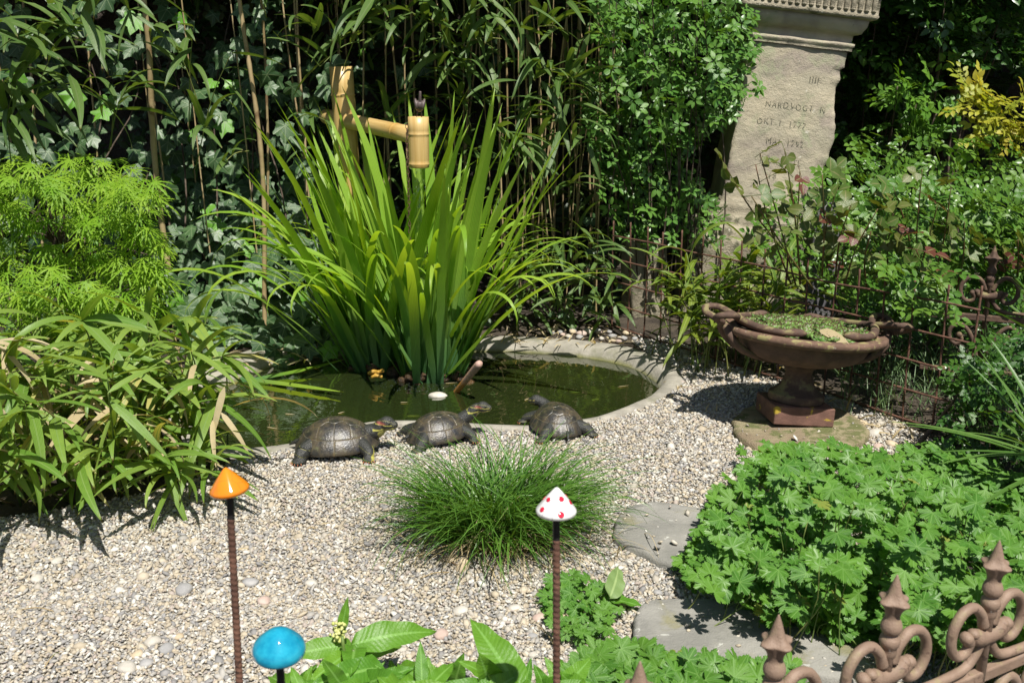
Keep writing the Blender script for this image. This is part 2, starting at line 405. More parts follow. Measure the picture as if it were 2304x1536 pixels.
M['red'] = glaze('red_glaze_dot', (0.62, 0.02, 0.05, 1), (0.55, 0.02, 0.045, 1), 30, 0.12)
M['black'] = solid('black_sleeve', (0.012, 0.011, 0.011, 1), (0.02, 0.018, 0.017, 1), 40, 0.5, 0.1)
M['pebble_w'] = solid('white_pebble', (0.42, 0.39, 0.335, 1), (0.55, 0.52, 0.46, 1), 30, 0.75, 0.25, 90)
M['pebble_g'] = solid('grey_pebble', (0.27, 0.265, 0.26, 1), (0.38, 0.37, 0.355, 1), 26, 0.75, 0.25, 90)
M['pebble_p'] = solid('pinkish_pebble', (0.42, 0.31, 0.26, 1), (0.52, 0.42, 0.36, 1), 26, 0.75, 0.25, 90)
M['pebble_t'] = solid('tan_pebble', (0.45, 0.36, 0.24, 1), (0.58, 0.48, 0.34, 1), 26, 0.8, 0.3, 90)
M['bird'] = solid('brown_bronze', (0.085, 0.062, 0.058, 1), (0.14, 0.105, 0.10, 1), 40, 0.42, 0.25, 120)
M['wall'] = solid('added_dark_wall', (0.05, 0.042, 0.035, 1), (0.10, 0.085, 0.07, 1), 5, 0.95, 0.6, 30, 0.02)

# ------------------------------------------------------------------ ground, pond, gravel
inner_px = [(430, 930), (470, 990), (559, 1006), (660, 1000), (740, 980), (819, 956), (892, 950), (980, 952), (1073, 958), (1187, 962), (1310, 947),
            (1400, 923), (1465, 890), (1495, 855), (1470, 828), (1420, 806), (1330, 788), (1200, 776), (1080, 774), (950, 776), (820, 780), (700, 788), (620, 802), (550, 830), (480, 862), (440, 893)]
pi_ = [G(x, y) for x, y in inner_px]
pc = sum(pi_, Vector())/len(pi_)
OUT = smoothcurve([p[:] for p in pi_]+[pi_[0][:]], 97)[:-1]
nO = len(OUT)
RIP = A(943, 377, 3.30); RIP.z = -0.03
def ring(off, z):
    P = OUT.copy(); Tn = np.roll(P, -1, 0)-np.roll(P, 1, 0)
    Nn = np.stack([Tn[:, 1], -Tn[:, 0], 0*Tn[:, 0]], 1); Nn /= np.linalg.norm(Nn, axis=1, keepdims=True)
    C = np.array(pc); sgn = np.sign(np.sum(Nn*(P-C), 1).mean())
    o = off(P) if callable(off) else off
    Q = P+sgn*Nn*np.asarray(o).reshape(-1, 1); Q[:, 2] = z; return Q
def shrink(f, z):
    C = np.array(pc); Q = C+(OUT-C)*f; Q[:, 2] = z; return Q
lipw = lambda P: 0.046+0.055*np.clip((P[:, 1]-3.15)/0.7, 0, 1)+0.05*np.clip((-0.6-P[:, 0])/0.2, 0, 1)
def strip_rings(rings, closed_in=False):
    V = np.concatenate(rings); F = []
    for i in range(len(rings)-1):
        for j in range(nO):
            a, b = i*nO+j, i*nO+(j+1) % nO; F += [(a, b, b+nO), (a, b+nO, a+nO)]
    if closed_in:
        V = np.vstack([V, rings[-1].mean(0)]); m = len(V)-1; k = (len(rings)-1)*nO
        F += [(k+j, k+(j+1) % nO, m) for j in range(nO)]
    return V, F
# ground sheet: from the pond's rim out to the horizon
rr = [ring(lambda P: lipw(P)*0.7, -0.06), ring(lambda P: lipw(P)*0.75, 0.0)]
for k in (0.3, 0.8, 2, 6, 20, 80, 200):
    a = np.arctan2(OUT[:, 1]-pc.y, OUT[:, 0]-pc.x); rad = np.hypot(OUT[:, 0]-pc.x, OUT[:, 1]-pc.y)
    q = np.stack([pc.x+np.cos(a)*(rad+k), pc.y+np.sin(a)*(rad+k), np.zeros(nO)], 1); rr.append(q)
V, F = strip_rings(rr)
ob('ground', TM().add(V, F).mesh('ground', M['soil']), kind='structure')
# pond basin with its concrete lip
def bumpy(Q, amp, s):
    return np.array([[x, y, z+amp*mnoise.noise(Vector((x*s, y*s, z*s+3)))] for x, y, z in Q])
rings_ = [ring(lipw, -0.03), ring(lipw, 0.006), ring(lambda P: lipw(P)*0.85, 0.013), ring(lambda P: lipw(P)*0.5, 0.014), ring(lambda P: lipw(P)*0.2, 0.012),
          ring(0.0, 0.002), shrink(0.985, -0.022), shrink(0.96, -0.042), shrink(0.90, -0.075), shrink(0.82, -0.125), shrink(0.66, -0.22), shrink(0.4, -0.28)]
rings_ = [rings_[0]]+[bumpy(q, 0.006, 7) for q in rings_[1:]]
V, F = strip_rings(rings_, True)
ob('pond_basin', TM().add(V, F).mesh('pond_basin', M['basin']), label='round concrete pond basin with a pale rim and algae below the water', cat='pond')
M['water'] = mat_water()
V, F = strip_rings([shrink(0.985, -0.030), shrink(0.7, -0.030), shrink(0.3, -0.030)], True)
ob('water', TM().add(V, F).mesh('water', M['water']), kind='structure')

grav_px = [(-60, 1560), (-60, 1190), (150, 1150), (430, 1090), (520, 1040), (640, 1010), (830, 972), (1073, 964), (1187, 968), (1310, 952), (1400, 930), (1490, 890),
           (1530, 850), (1480, 810), (1420, 770), (1500, 760), (1660, 830), (1860, 890), (2010, 945), (2120, 1010), (2160, 1080), (2000, 1200), (1900, 1560)]
gp = [G(x, y) for x, y in grav_px]; gp2 = [(p.x, p.y) for p in gp]
gp2[0] = (-1.25, 1.2); gp2[-1] = (1.0, 1.2); gp2[1] = (-1.75, 2.15)
bm = bmesh.new(); vs = [bm.verts.new((x, y, 0.004)) for x, y in gp2]; f = bm.faces.new(vs); f.normal_update()
if f.normal.z < 0: f.normal_flip()
bmesh.ops.triangulate(bm, faces=bm.faces[:]); me = bpy.data.meshes.new('gravel_bed'); bm.to_mesh(me); bm.free(); me.materials.append(M['grit'])
ob('gravel_bed', me, kind='structure')
opoly = [(p[0], p[1]) for p in ring(lambda P: lipw(P)*0.85, 0)]
slab_px = {
    'a': [(1385, 1175), (1400, 1150), (1470, 1130), (1600, 1145), (1720, 1160), (1740, 1230), (1640, 1265), (1520, 1275), (1440, 1240), (1385, 1215)],
    'b': [(1425, 1400), (1450, 1365), (1560, 1350), (1650, 1365), (1760, 1400), (1880, 1440), (1960, 1500), (1900, 1540), (1700, 1500), (1500, 1480), (1430, 1440)],
    'c': [(1645, 948), (1690, 915), (1800, 905), (1890, 925), (1952, 965), (1935, 998), (1850, 1018), (1740, 1015), (1665, 988)]}
slab_w = {k: [(G(x, y, 0.02).x, G(x, y, 0.02).y) for x, y in v] for k, v in slab_px.items()}
def gravel():
    base, F = ICO1 if False else (ICO1[0], ICO1[1])
    protos = []
    for k in range(24):
        v = np.array([p*(1+0.42*mnoise.noise(Vector(p)*1.3+Vector((k*9.1, 0, 0)))) for p in base])
        ax = np.array([1, 0.55+0.4*((k*7) % 10)/10, 0.36+0.3*((k*3) % 10)/10]); protos.append(v*ax)
    Vs = []; Us = []; n = 0
    x0, x1, y0, y1 = -1.8, 1.7, 1.28, 4.5
    step = 0.0064; pts = []
    y = y0
    while y < y1:
        sp = step*(1+0.16*(y-1.6)); xs = np.arange(x0, x1, sp)
        for x in xs: pts.append((x+uni(-.5, .5)*sp, y+uni(-.5, .5)*sp, sp))
        y += sp
    keep = []
    for x, y, sp in pts:
        px, py, d = proj((x, y, 0))
        if px < -120 or px > 2200 or py > 1640: continue
        # outside the bed the stones thin out
        if not inpoly(x, y, gp2): continue
        if inpoly(x, y, opoly): continue
        if inpoly(x, y, slab_w['a']) or inpoly(x, y, slab_w['b']) or inpoly(x, y, slab_w['c']):
            if rng.random() > 0.02: continue
            keep.append((x, y, sp, 0.04)); continue
        keep.append((x, y, sp, 0.0))
    # nearer stones have 20 faces, the farther ones 8
    OCT = (np.array([(1, 0, 0), (-1, 0, 0), (0, 1, 0), (0, -1, 0), (0, 0, 1), (0, 0, -1)], float), np.array([(0, 2, 4), (2, 1, 4), (1, 3, 4), (3, 0, 4), (2, 0, 5), (1, 2, 5), (3, 1, 5), (0, 3, 5)]))
    op = [(OCT[0]*(1+0.3*np.array([mnoise.noise(Vector(p)*1.3+Vector((k*7.1, 0, 0))) for p in OCT[0]]))[:, None])*np.array([1.15, 0.7+0.45*((k*7) % 10)/10, 0.42+0.3*((k*3) % 10)/10]) for k in range(24)]
    tm = TM()
    for pr_, Fp, sel in ((protos, F, [k for k in keep if k[1] < 2.25]), (op, OCT[1], [k for k in keep if k[1] >= 2.25])):
        K = len(sel); m = len(pr_[0]); X = np.array(sel); P_ = np.array(pr_)
        sz = np.exp(nrg.normal(0, 0.36, K))*0.0047*(1+0.1*(X[:, 1]-1.6)); az = nrg.uniform(0, 6.28, K); t1 = nrg.normal(0, .35, K); t2 = nrg.normal(0, .35, K)
        v = P_[nrg.integers(0, 24, K)]*sz[:, None, None]; z = v[:, :, 2]+v[:, :, 0]*t1[:, None]+v[:, :, 1]*t2[:, None]; ca, sa = np.cos(az)[:, None], np.sin(az)[:, None]
        lift = 0.0045+X[:, 3]*0.6+nrg.random(K)*0.005+np.array([0.004*mnoise.noise(Vector((x*4, y*4, 0))) for x, y in X[:, :2]])
        V_ = np.stack([X[:, 0:1]+ca*v[:, :, 0]-sa*v[:, :, 1], X[:, 1:2]+sa*v[:, :, 0]+ca*v[:, :, 1], z+lift[:, None]], 2); U_ = np.zeros_like(V_); U_[:, :, 2] = nrg.random(K)[:, None]
        tm.add(V_, (Fp[None]+(np.arange(K)*m)[:, None, None]).reshape(-1, 3), U_)
    return tm.mesh('gravel', M['gravel'])
ob('gravel', gravel(), kind='stuff', label='beige and grey gravel covering the ground around the pond', cat='gravel')

def blob(seed, r, sq=(1, 0.8, 0.55), rough=0.22, sub=2):
    V, F = (ICO2 if sub == 2 else ICO3)
    V = np.array([p*(1+rough*mnoise.noise(Vector(p)*1.1+Vector((seed*5.3, 1, 0)))) for p in V])*np.array(sq)*r
    return V, F
# bigger pebbles among the gravel
PEB = {'w': ('pebble_w', 'smooth off-white pebble larger than the gravel around it', 'white pebbles in the gravel'),
       'g': ('pebble_g', 'smooth grey pebble larger than the gravel around it', 'grey pebbles in the gravel'),
       'p': ('pebble_p', 'smooth pinkish pebble larger than the gravel around it', 'pinkish pebbles in the gravel'),
       't': ('pebble_t', 'rough tan pebble larger than the gravel around it', 'tan pebbles in the gravel')}
pebs = [(415, 1335, 24, 'g'), (565, 1318, 19, 'g'), (472, 1338, 14, 'w'), (595, 1360, 18, 'p'), (700, 1320, 16, 'w'), (1018, 1266, 19, 't'), (1042, 1238, 13, 'g'), (1036, 1382, 20, 'w'),
        (993, 1436, 21, 'p'), (1158, 1376, 16, 'w'), (1212, 1398, 18, 'p'), (1262, 1402, 22, 't'), (1198, 1438, 13, 'g'), (345, 1452, 20, 'w'), (376, 1468, 20, 'g'), (287, 1512, 24, 'w'), (330, 1500, 17, 'g'),
        (310, 1480, 16, 't'), (404, 1440, 13, 't'), (860, 1354, 14, 'g'), (1110, 1496, 18, 'w'), (1085, 1420, 11, 't'), (85, 1310, 18, 'w'), (130, 1270, 16, 'w'), (1969, 982, 20, 'w'), (1936, 958, 15, 't'), (2006, 1006, 17, 't'), (2040, 1018, 14, 'w'),
        (1735, 984, 12, 'w'), (1912, 905, 16, 't'), (1793, 862, 12, 'w'), (1958, 936, 8, 'g'), (1976, 1010, 13, 'p'), (1480, 1340, 12, 'g'), (1330, 1440, 16, 'p'), (1295, 1446, 15, 'g'), (1510, 1318, 10, 'w'), (1380, 1290, 10, 't'), (1375, 1418, 14, 'p'),
        (1200, 1480, 12, 'w'), (1290, 1500, 14, 'g'), (1395, 1445, 13, 'g'), (640, 1500, 15, 'g'), (170, 1440, 12, 'g'), (750, 1290, 10, 'p'), (520, 1430, 12, 'w'), (905, 1470, 12, 'w'), (820, 1250, 9, 'w')]
for i in range(26): pebs.append((1235+i*8.2+uni(-6, 6), 748+uni(-8, 14)+i*0.5, uni(7, 13), 'wgtgp'[i % 5]))
for i in range(9): pebs.append((1545+i*22+uni(-8, 8), 802+i*9+uni(-10, 10), uni(6, 11), 'wgtgp'[i % 5]))
def where(x, y):
    if y < 800 and x < 1450: return 'on the strip behind the pond'
    if x > 1850 and y < 1060: return 'in the gravel beside the urn slab'
    if x > 1500 and y < 1000: return 'under the low bamboo by the urn'
    if x > 1420: return 'between the two stepping stones'
    if x > 1180: return 'around the white mushroom stake'
    if x > 700: return 'in the open gravel below the sedge tuft'
    if x > 500: return 'in the gravel by the orange mushroom stake'
    return 'in the gravel below the dwarf bamboo'
for i, (x, y, rpx, k) in enumerate(pebs):
    p = G(x, y); d = proj(p)[2]; r = rpx*d/FOC; V, F = blob(i+3, r)
    mn, lb, gr = PEB[k]; w = where(x, y)
    ob('pebble', TM().add(V, F).mesh('pebble', M[mn]), loc=(p.x, p.y, r*0.18+0.006), rot=(0, 0, uni(0, 6)), label=lb.split(' larger')[0]+' '+w, cat='pebble', group='pebbles '+w)
p = G(1041, 1290); V, F = blob(77, 0.021, (0.75, 0.6, 1.1), 0.3, 3)
ob('pebble', TM().add(V, F).mesh('pebble', M['pebble_t']), loc=(p.x, p.y, 0.014), rot=(0.2, 0.2, 0.5), label='pointed tan stone standing below the grass tuft', cat='stone')

def slab(name, pts, z0, z1, mat, label, cat, bev=0.008, amp=0.006):
    c = np.mean(np.array(pts), 0)
    P = smoothcurve([(x, y, 0) for x, y in pts+[pts[0]]], 73)[:-1]; n = len(P)
    P[:, :2] += np.array([[0.006*mnoise.noise(Vector((x*22, y*22, 0))), 0.006*mnoise.noise(Vector((x*22, y*22, 9)))] for x, y, _ in P])
    C = np.array([c[0], c[1], 0]); rings = []
    for f, z in [(1.02, z0), (1.0, (z0+z1)/2), (1.0, z1-bev), (0.975, z1-bev*0.3), (0.95, z1), (0.8, z1), (0.6, z1), (0.4, z1), (0.2, z1)]:
        q = C+(P-C)*f; q[:, 2] = z+np.array([amp*mnoise.noise(Vector((x*8, y*8, z*20))) for x, y, _ in q]); rings.append(q)
    V = np.concatenate(rings); F = []
    for i in range(len(rings)-1):
        for j in range(n):
            a, b = i*n+j, i*n+(j+1) % n; F += [(a, b, b+n), (a, b+n, a+n)]
    V = np.vstack([V, V[-n:].mean(0)]); m = len(V)-1; k = (len(rings)-1)*n; F += [(k+j, k+(j+1) % n, m) for j in range(n)]
    V[:, 0] -= c[0]; V[:, 1] -= c[1]
    bm = TM().add(V, F).mesh(name, mat)
    return ob(name, bm, loc=(c[0], c[1], 0), label=label, cat=cat)
slab('stepping_stone', slab_w['a'], -0.01, 0.026, M['slab'], 'flat pale grey stepping stone half under the cranesbill beside the grass tuft', 'stepping stone')
slab('stepping_stone', slab_w['b'], -0.01, 0.032, M['slab'], 'broad rounded grey stepping stone with lichen spots and an ochre edge', 'stepping stone')
slab('stone_slab', slab_w['c'], -0.01, 0.030, M['mossslab'], 'mossy brown stone slab under the iron urn', 'stone slab')

# ------------------------------------------------------------------ dark wall added at the back so the gaps stay black
ob('added_back_wall', TM().add(*rbox(14, 0.25, 2.6, 0.02)).mesh('added_back_wall', M['wall'], False), loc=(0, 6.4, 0), label='dark wall added behind bamboo and shrubs to keep the gaps black', cat='wall')

# ------------------------------------------------------------------ sandstone grave stele
stl = A(1735, 600, 4.15); lean = R(6.5)
stele = thing('stone_stele', 'weathered sandstone grave stele with fluted cornice, leaning, and faint inscription', 'gravestone', (stl.x-0.105, YM(4.2), -0.03), (R(-1.5), lean, R(-3))); stele.scale = (1.12, 1.12, 1.12)
def rect_loft(levels, nx=10, ny=6, amp=0.004, freq=18, erode=None, cap=True):
    rings = []
    for (hx, hy, z) in levels:
        q = []
        for i in range(nx): q.append((-hx+2*hx*i/nx, -hy))
        for i in range(ny): q.append((hx, -hy+2*hy*i/ny))
        for i in range(nx): q.append((hx-2*hx*i/nx, hy))
        for i in range(ny): q.append((-hx, hy-2*hy*i/ny))
        ring_ = []
        for x, y in q:
            v = Vector((x, y, z)); d = Vector(mnoise.noise_vector(v*freq))*amp+Vector(mnoise.noise_vector(v*freq*0.3))*amp*0.8
            if erode and x > hx*0.72 and y < hy*0.5:
                e = erode(z); x -= e*(x-hx*0.72)/(hx*0.28); y += e*0.8*(x-hx*0.5)/(hx*0.5)
            ring_.append((x+d.x, y+d.y, z+d.z*0.5))
        rings.append(ring_)
    n = len(rings[0]); V = [p for r_ in rings for p in r_]; F = []
    for i in range(len(rings)-1):
        for j in range(n):
            a, b = i*n+j, i*n+(j+1) % n; F += [(a, b, b+n), (a, b+n, a+n)]
    if cap:
        m = len(V); V.append(tuple(np.mean(V[-n:], 0))); k = (len(rings)-1)*n; F += [(k+j, k+(j+1) % n, m) for j in range(n)]
    return np.array(V), F
def ero(z):
    e = 0.014+0.030*mnoise.noise(Vector((0, 3.1, z*7)))+0.018*mnoise.noise(Vector((4, 3.1, z*25)))
    return max(0.0, e*(1.0 if 0.5 < z < 1.05 else 0.35))
def lv(hx0, hx1, hy0, hy1, z0, z1, n): return [(hx0+(hx1-hx0)*i/(n-1), hy0+(hy1-hy0)*i/(n-1), z0+(z1-z0)*i/(n-1)) for i in range(n)]
def part(parent, name, V, F, mat, smooth=True, loc=(0, 0, 0), rot=None, label=None): return ob(name, TM().add(V, F).mesh(name, mat, smooth), parent, loc, rot, label=label)
part(stele, 'plinth', *rect_loft(lv(0.30, 0.285, 0.24, 0.23, -0.02, 0.34, 16), 16, 10, 0.018, 7), M['darkstone'])
part(stele, 'base_moulding', *rect_loft([(0.268, 0.225, 0.33), (0.268, 0.225, 0.37), (0.262, 0.22, 0.385), (0.245, 0.205, 0.39), (0.25, 0.21, 0.405), (0.245, 0.205, 0.43), (0.228, 0.19, 0.44), (0.232, 0.195, 0.455), (0.225, 0.188, 0.475), (0.213, 0.178, 0.485), (0.213, 0.178, 0.50)], 20, 12, 0.006, 22), M['darkstone'])
shaft = part(stele, 'shaft', *rect_loft(lv(0.207, 0.196, 0.172, 0.165, 0.49, 1.125, 60), 26, 12, 0.0026, 24, ero), M['sandstone'])
part(stele, 'shaft_moulding', *rect_loft([(0.205, 0.174, 1.122), (0.206, 0.175, 1.135), (0.212, 0.18, 1.14), (0.212, 0.18, 1.15), (0.2, 0.168, 1.155), (0.2, 0.168, 1.185), (0.224, 0.19, 1.19), (0.228, 0.194, 1.20), (0.238, 0.205, 1.215), (0.24, 0.207, 1.245)], 26, 12, 0.004, 26), M['sandstone'])
part(stele, 'cornice', *rect_loft([(0.235, 0.2, 1.24), (0.262, 0.226, 1.246), (0.266, 0.23, 1.258), (0.262, 0.226, 1.264), (0.258, 0.222, 1.35), (0.272, 0.236, 1.355), (0.285, 0.25, 1.40), (0.27, 0.235, 1.44)], 26, 12, 0.004, 26), M['darkstone'])
fl = TM(); V, F, U = lathe([(0.0085, 0.014), (0.0105, 0.02), (0.0105, 0.075), (0.009, 0.082)], 8); fl.add(V, F, U); V, F = blob(3, 0.0105, (1, 1, 0.8), 0.05); V[:, 2] += 0.014; fl.add(V, F)
flm = fl.mesh('flute', M['darkstone'])
for i in range(19): ob('flute', flm, stele, (-0.243+i*0.027, -0.2245, 1.262))
for i in range(16): ob('flute', flm, stele, (0.2605, -0.2+i*0.027, 1.262))
for i in range(16): ob('flute', flm, stele, (-0.2605, -0.2+i*0.027, 1.262))
def text_mesh(body, size):
    cu = bpy.data.curves.new('inscription', 'FONT'); cu.body = body; cu.size = size; cu.align_x = 'CENTER'; cu.space_character = 1.25; cu.resolution_u = 3
    o = bpy.data.objects.new('tmp', cu); COL.objects.link(o); dg = bpy.context.evaluated_depsgraph_get(); dg.update()
    me = bpy.data.meshes.new_from_object(o.evaluated_get(dg)); bpy.data.objects.remove(o); me.materials.clear(); me.materials.append(M['carved']); return me
for body, z, xo in [('IIII', 1.0, 0.08), ('NARD', 0.885, -0.05), ('VOGT', 0.885, 0.05), ('N', 0.885, 0.135), ('OKT', 0.815, -0.085), ('1', 0.815, -0.025), ('1777', 0.815, 0.045), ('MAI', 0.74, -0.04), ('1792', 0.74, 0.05), ('TELE', 0.665, -0.05), ('TETE', 0.665, 0.05), ('18', 0.60, -0.02)]:
    me = text_mesh(body, 0.036)
    for v in me.vertices: v.co.x *= 0.82
    ob('inscription', me, stele, (xo, -0.1745-0.0015*0, z), (R(90), 0, 0))
# small stones beside the stele
st2 = G(1445, 700)
b2 = ob('boundary_stone', TM().add(*rbox(0.15, 0.14, 0.33, 0.012, 2, 0.012, 3)).mesh('boundary_stone', M['darkstone']), loc=(st2.x, YM(4.02), -0.01), scale=1.12, rot=(0, R(-2), R(12)), label='small upright pale stone block behind the rebar fence', cat='stone block')
st3 = A(1842, 600, 3.98)
V, F = rect_loft([(0.062, 0.045, 0), (0.064, 0.047, 0.2), (0.064, 0.047, 0.4), (0.062, 0.045, 0.44), (0.053, 0.042, 0.47), (0.036, 0.037, 0.49), (0.012, 0.03, 0.497)], 8, 6, 0.003, 20)
ob('headstone', TM().add(V, F).mesh('headstone', solid('dark_slate', (0.11, 0.105, 0.12, 1), (0.17, 0.16, 0.165, 1), 12, 0.8, 0.3)), loc=(st3.x, YM(3.94), 0), scale=1.1, rot=(0, R(2), R(-8)), label='small dark round-topped headstone before the stele', cat='headstone')

# ------------------------------------------------------------------ cast-iron urn with snake handles
uc = G(1787, 955); uc = Vector((0.915, 3.00, 0.030))
urn = thing('iron_urn', 'rusty cast-iron urn with a wide bowl and twined snake handles', 'urn', uc, (R(-4.5), R(4.2), R(3))); urn.scale = (1.05, 1.05, 0.90)
part(urn, 'plinth', *rbox(0.185, 0.185, 0.066, 0.004, 2), solid('lichened_plinth', (0.125, 0.066, 0.05, 1), (0.19, 0.10, 0.075, 1), 22, 0.85, 0.5, 120, 0.003, spots=[(16, 0.60, 0.66, (0.42, 0.30, 0.035, 1))]), False)
V, F, U = lathe([(0.082, 0.066), (0.084, 0.072), (0.084, 0.092), (0.081, 0.097), (0.074, 0.099), (0.071, 0.104), (0.066, 0.108), (0.058, 0.118), (0.048, 0.135), (0.042, 0.152), (0.040, 0.168), (0.042, 0.182), (0.050, 0.188), (0.052, 0.196), (0.048, 0.202), (0.05, 0.206), (0.062, 0.209)], 40)
part(urn, 'stem', V, F, M['castiron'])
V, F, U = lathe([(0.05, 0.200), (0.088, 0.205), (0.128, 0.215), (0.160, 0.230), (0.182, 0.250), (0.191, 0.268), (0.194, 0.284), (0.200, 0.294), (0.198, 0.300), (0.19, 0.298), (0.17, 0.285), (0.08, 0.28)], 56)
bowl = part(urn, 'bowl', V, F, M['castiron'])
V, F, U = lathe([(0.197, 0.294), (0.212, 0.296), (0.230, 0.298), (0.240, 0.303), (0.244, 0.313), (0.243, 0.324), (0.236, 0.329), (0.221, 0.323), (0.213, 0.324), (0.207, 0.327), (0.202, 0.320), (0.199, 0.305), (0.199, 0.294)], 64)
part(bowl, 'rim', V, F, M['castrim'])
def snake(sx, sy):
    # rises from under the bowl, loops outwards past the rim, crosses its twin and lies over the rim
    pts = [(0.10*sx, 0.03*sy, 0.212), (0.155*sx, 0.040*sy, 0.228), (0.205*sx, 0.045*sy, 0.255), (0.238*sx, 0.045*sy, 0.295), (0.252*sx, 0.02*sy, 0.325), (0.268*sx, -0.03*sy, 0.342), (0.292*sx, -0.058*sy, 0.357),
           (0.286*sx, -0.085*sy, 0.372), (0.250*sx, -0.082*sy, 0.375), (0.222*sx, -0.03*sy, 0.362), (0.205*sx, 0.03*sy, 0.351), (0.175*sx, 0.095*sy, 0.342), (0.130*sx, 0.148*sy, 0.339), (0.085*sx, 0.165*sy, 0.342), (0.055*sx, 0.168*sy, 0.343)]
    P = smoothcurve(pts, 90); t = np.linspace(0, 1, 90)
    r = 0.0125+0.001*np.sin(t*9); r = np.where(t < 0.12, 0.008+0.0045*t/0.12, r)
    h = np.clip((t-0.885)/0.115, 0, 1); r = r*(1-0.15*np.clip((t-0.8)/0.08, 0, 1))*np.interp(h, [0, 0.35, 0.6, 0.85, 1.0], [1, 1.45, 1.35, 0.85, 0.35])
    V, F, U = tube(P, r, 12, True)
    tm = TM().add(V, F, U)
    return tm, P
for sx in (-1, 1):
    for sy in (-1, 1):
        tm, P = snake(sx, sy)
        s_ = ob('snake_handle', tm.mesh('snake_handle', M['castiron']), urn)
        hd = Vector(P[82]); d_ = (Vector(P[86])-Vector(P[78])).normalized(); sd = d_.cross(Vector((0, 0, 1))).normalized()
        ey = TM()
        for k in (-1, 1):
            V, F = blob(1, 0.0034, (1, 1, 1), 0); ey.add(V+np.array(hd+sd*k*0.0105+Vector((0, 0, 0.0075))), F)
        ob('eye', ey.mesh('eye', M['rust']), s_)
# soil in the bowl
V, F, U = lathe([(0.196, 0.292), (0.198, 0.306), (0.16, 0.314), (0.08, 0.32), (0.02, 0.322)], 40)
part(urn, 'potting_soil', V, F, M['soil'])
# houseleeks
hl = leaf_mat('houseleek', (0.14, 0.30, 0.06, 1), (0.22, 0.36, 0.085, 1), 0.12, 0.35, 0.5, tip=(0.10, 0.022, 0.035, 1), tipw=0.72, base=(0.26, 0.36, 0.12, 1), basew=0.35)
mat_h = thing('houseleek_mat', 'mat of green houseleek rosettes with purple tips filling the urn', 'succulent', urn.matrix_basis @ Vector((0, 0, 0.312)), (R(-4.5), R(4.2), R(3)))
def rosette(seed):
    r_ = random.Random(seed); tm = TM(); k = 0
    for ringi, (n, el, L) in enumerate([(9, 0.55, 1.0), (8, 0.85, 0.92), (6, 1.1, 0.8), (4, 1.35, 0.62)]):
        for j in range(n):
            az = 2*math.pi*(j+0.5*ringi)/n+r_.uniform(-.15, .15); l = L*r_.uniform(0.9, 1.1); e = el+r_.uniform(-.1, .1); w = 0.26*L+0.05
            d = np.array([math.cos(az)*math.cos(e), math.sin(az)*math.cos(e), math.sin(e)]); s = np.array([-math.sin(az), math.cos(az), 0]); up = np.cross(d, s)*-1
            pts = [(0, -0.35, 0), (0, 0.35, 0), (0.45, -1, 0.05), (0.45, 1, 0.05), (0.75, -0.8, -0.02), (0.75, 0.8, -0.02), (1, 0, -0.08), (0.5, 0, 0.16), (0.5, 0, -0.14)]
            V = [d*(a*l)+s*(b*w)-up*c for a, b, c in pts]
            U = [(b, a, 0) for a, b, c in pts]
            tm.add(V, [(0, 7, 2), (2, 7, 4), (4, 7, 6), (6, 7, 5), (5, 7, 3), (3, 7, 1), (1, 7, 0), (0, 2, 8), (2, 4, 8), (4, 6, 8), (6, 5, 8), (5, 3, 8), (3, 1, 8), (1, 0, 8)], U)
    return tm
rms = [rosette(k).mesh('rosette', hl) for k in range(5)]
pos = []
for i in range(1400):
    a, r_ = uni(0, 6.28), 0.185*math.sqrt(rng.random()); x, y = r_*math.cos(a), r_*math.sin(a)
    if x < -0.155: continue
    if any((x-a_)**2+(y-b_)**2 < 0.030**2 for a_, b_ in pos): continue
    pos.append((x, y))
for i, (x, y) in enumerate(pos):
    s = uni(0.034, 0.046); ob('rosette', rms[i % 5], mat_h, (x, y, 0.002+0.012*(1-(x*x+y*y)/0.034)), (uni(-.2, .2), uni(-.2, .2), uni(0, 6)), s)

# ------------------------------------------------------------------ three ceramic mushrooms on stakes
def mushroom(cx, ctop, wpx, depth, hpx, mat, label, tilt, prof, lean=(0, 0), k=48):
    r = ray(cx, ctop); top = Vector((0, 0, CAM_H))+r*depth; R0 = wpx*depth/FOC/2
    H0 = R0*hpx
    ap = Vector((top.x, top.y, top.z-H0))
    root = thing('ceramic_mushroom', label, 'garden ornament', (ap.x+lean[0], ap.y+lean[1], 0), group='ceramic mushrooms on iron stakes')
    V, F, U = lathe([(a*R0, b*H0) for a, b in prof], k)
    cap = ob('cap', TM().add(V, F, U).mesh('cap', mat), root, (-lean[0], -lean[1], ap.z), (tilt[0], tilt[1], 0))
    L = ap.z
    n = 26; P = np.linspace((-lean[0], -lean[1], L+H0*0.1), (-lean[0]*0.9, -lean[1]*0.9, L-0.045), n)
    ob('sleeve', TM().add(*tube(P, 0.0051, 12)).mesh('sleeve', M['black']), root)
    n = int(L/0.0012); z = np.linspace(0, 1, n); P = np.array([-lean[0], -lean[1], L-0.04])*(1-z)[:, None]*np.array([0.9, 0.9, 1])+np.array([0, 0, -0.12])*z[:, None]
    kk = 12; V, F, U = tube(P, 0.0052, kk)
    ang = np.arange(len(V)-2) % kk*2*math.pi/kk; zz = np.repeat(z*L, kk)
    rid = 1+0.075*np.clip(np.sin(zz*2*math.pi/0.0075+ang*1.0)*1.3, -1, 1)
    c = np.repeat(P, kk, 0); V[:-2] = c+(V[:-2]-c)*rid[:, None]
    ob('stake', TM().add(V, F, U).mesh('stake', M['rust']), root)
    return root, cap, R0, H0
pointed = [(0.14, 0.0), (0.6, -0.07), (0.86, -0.07), (0.96, -0.02), (1.0, 0.06), (0.985, 0.13), (0.91, 0.22), (0.70, 0.43), (0.46, 0.66), (0.24, 0.86), (0.11, 0.96), (0.03, 1.0)]
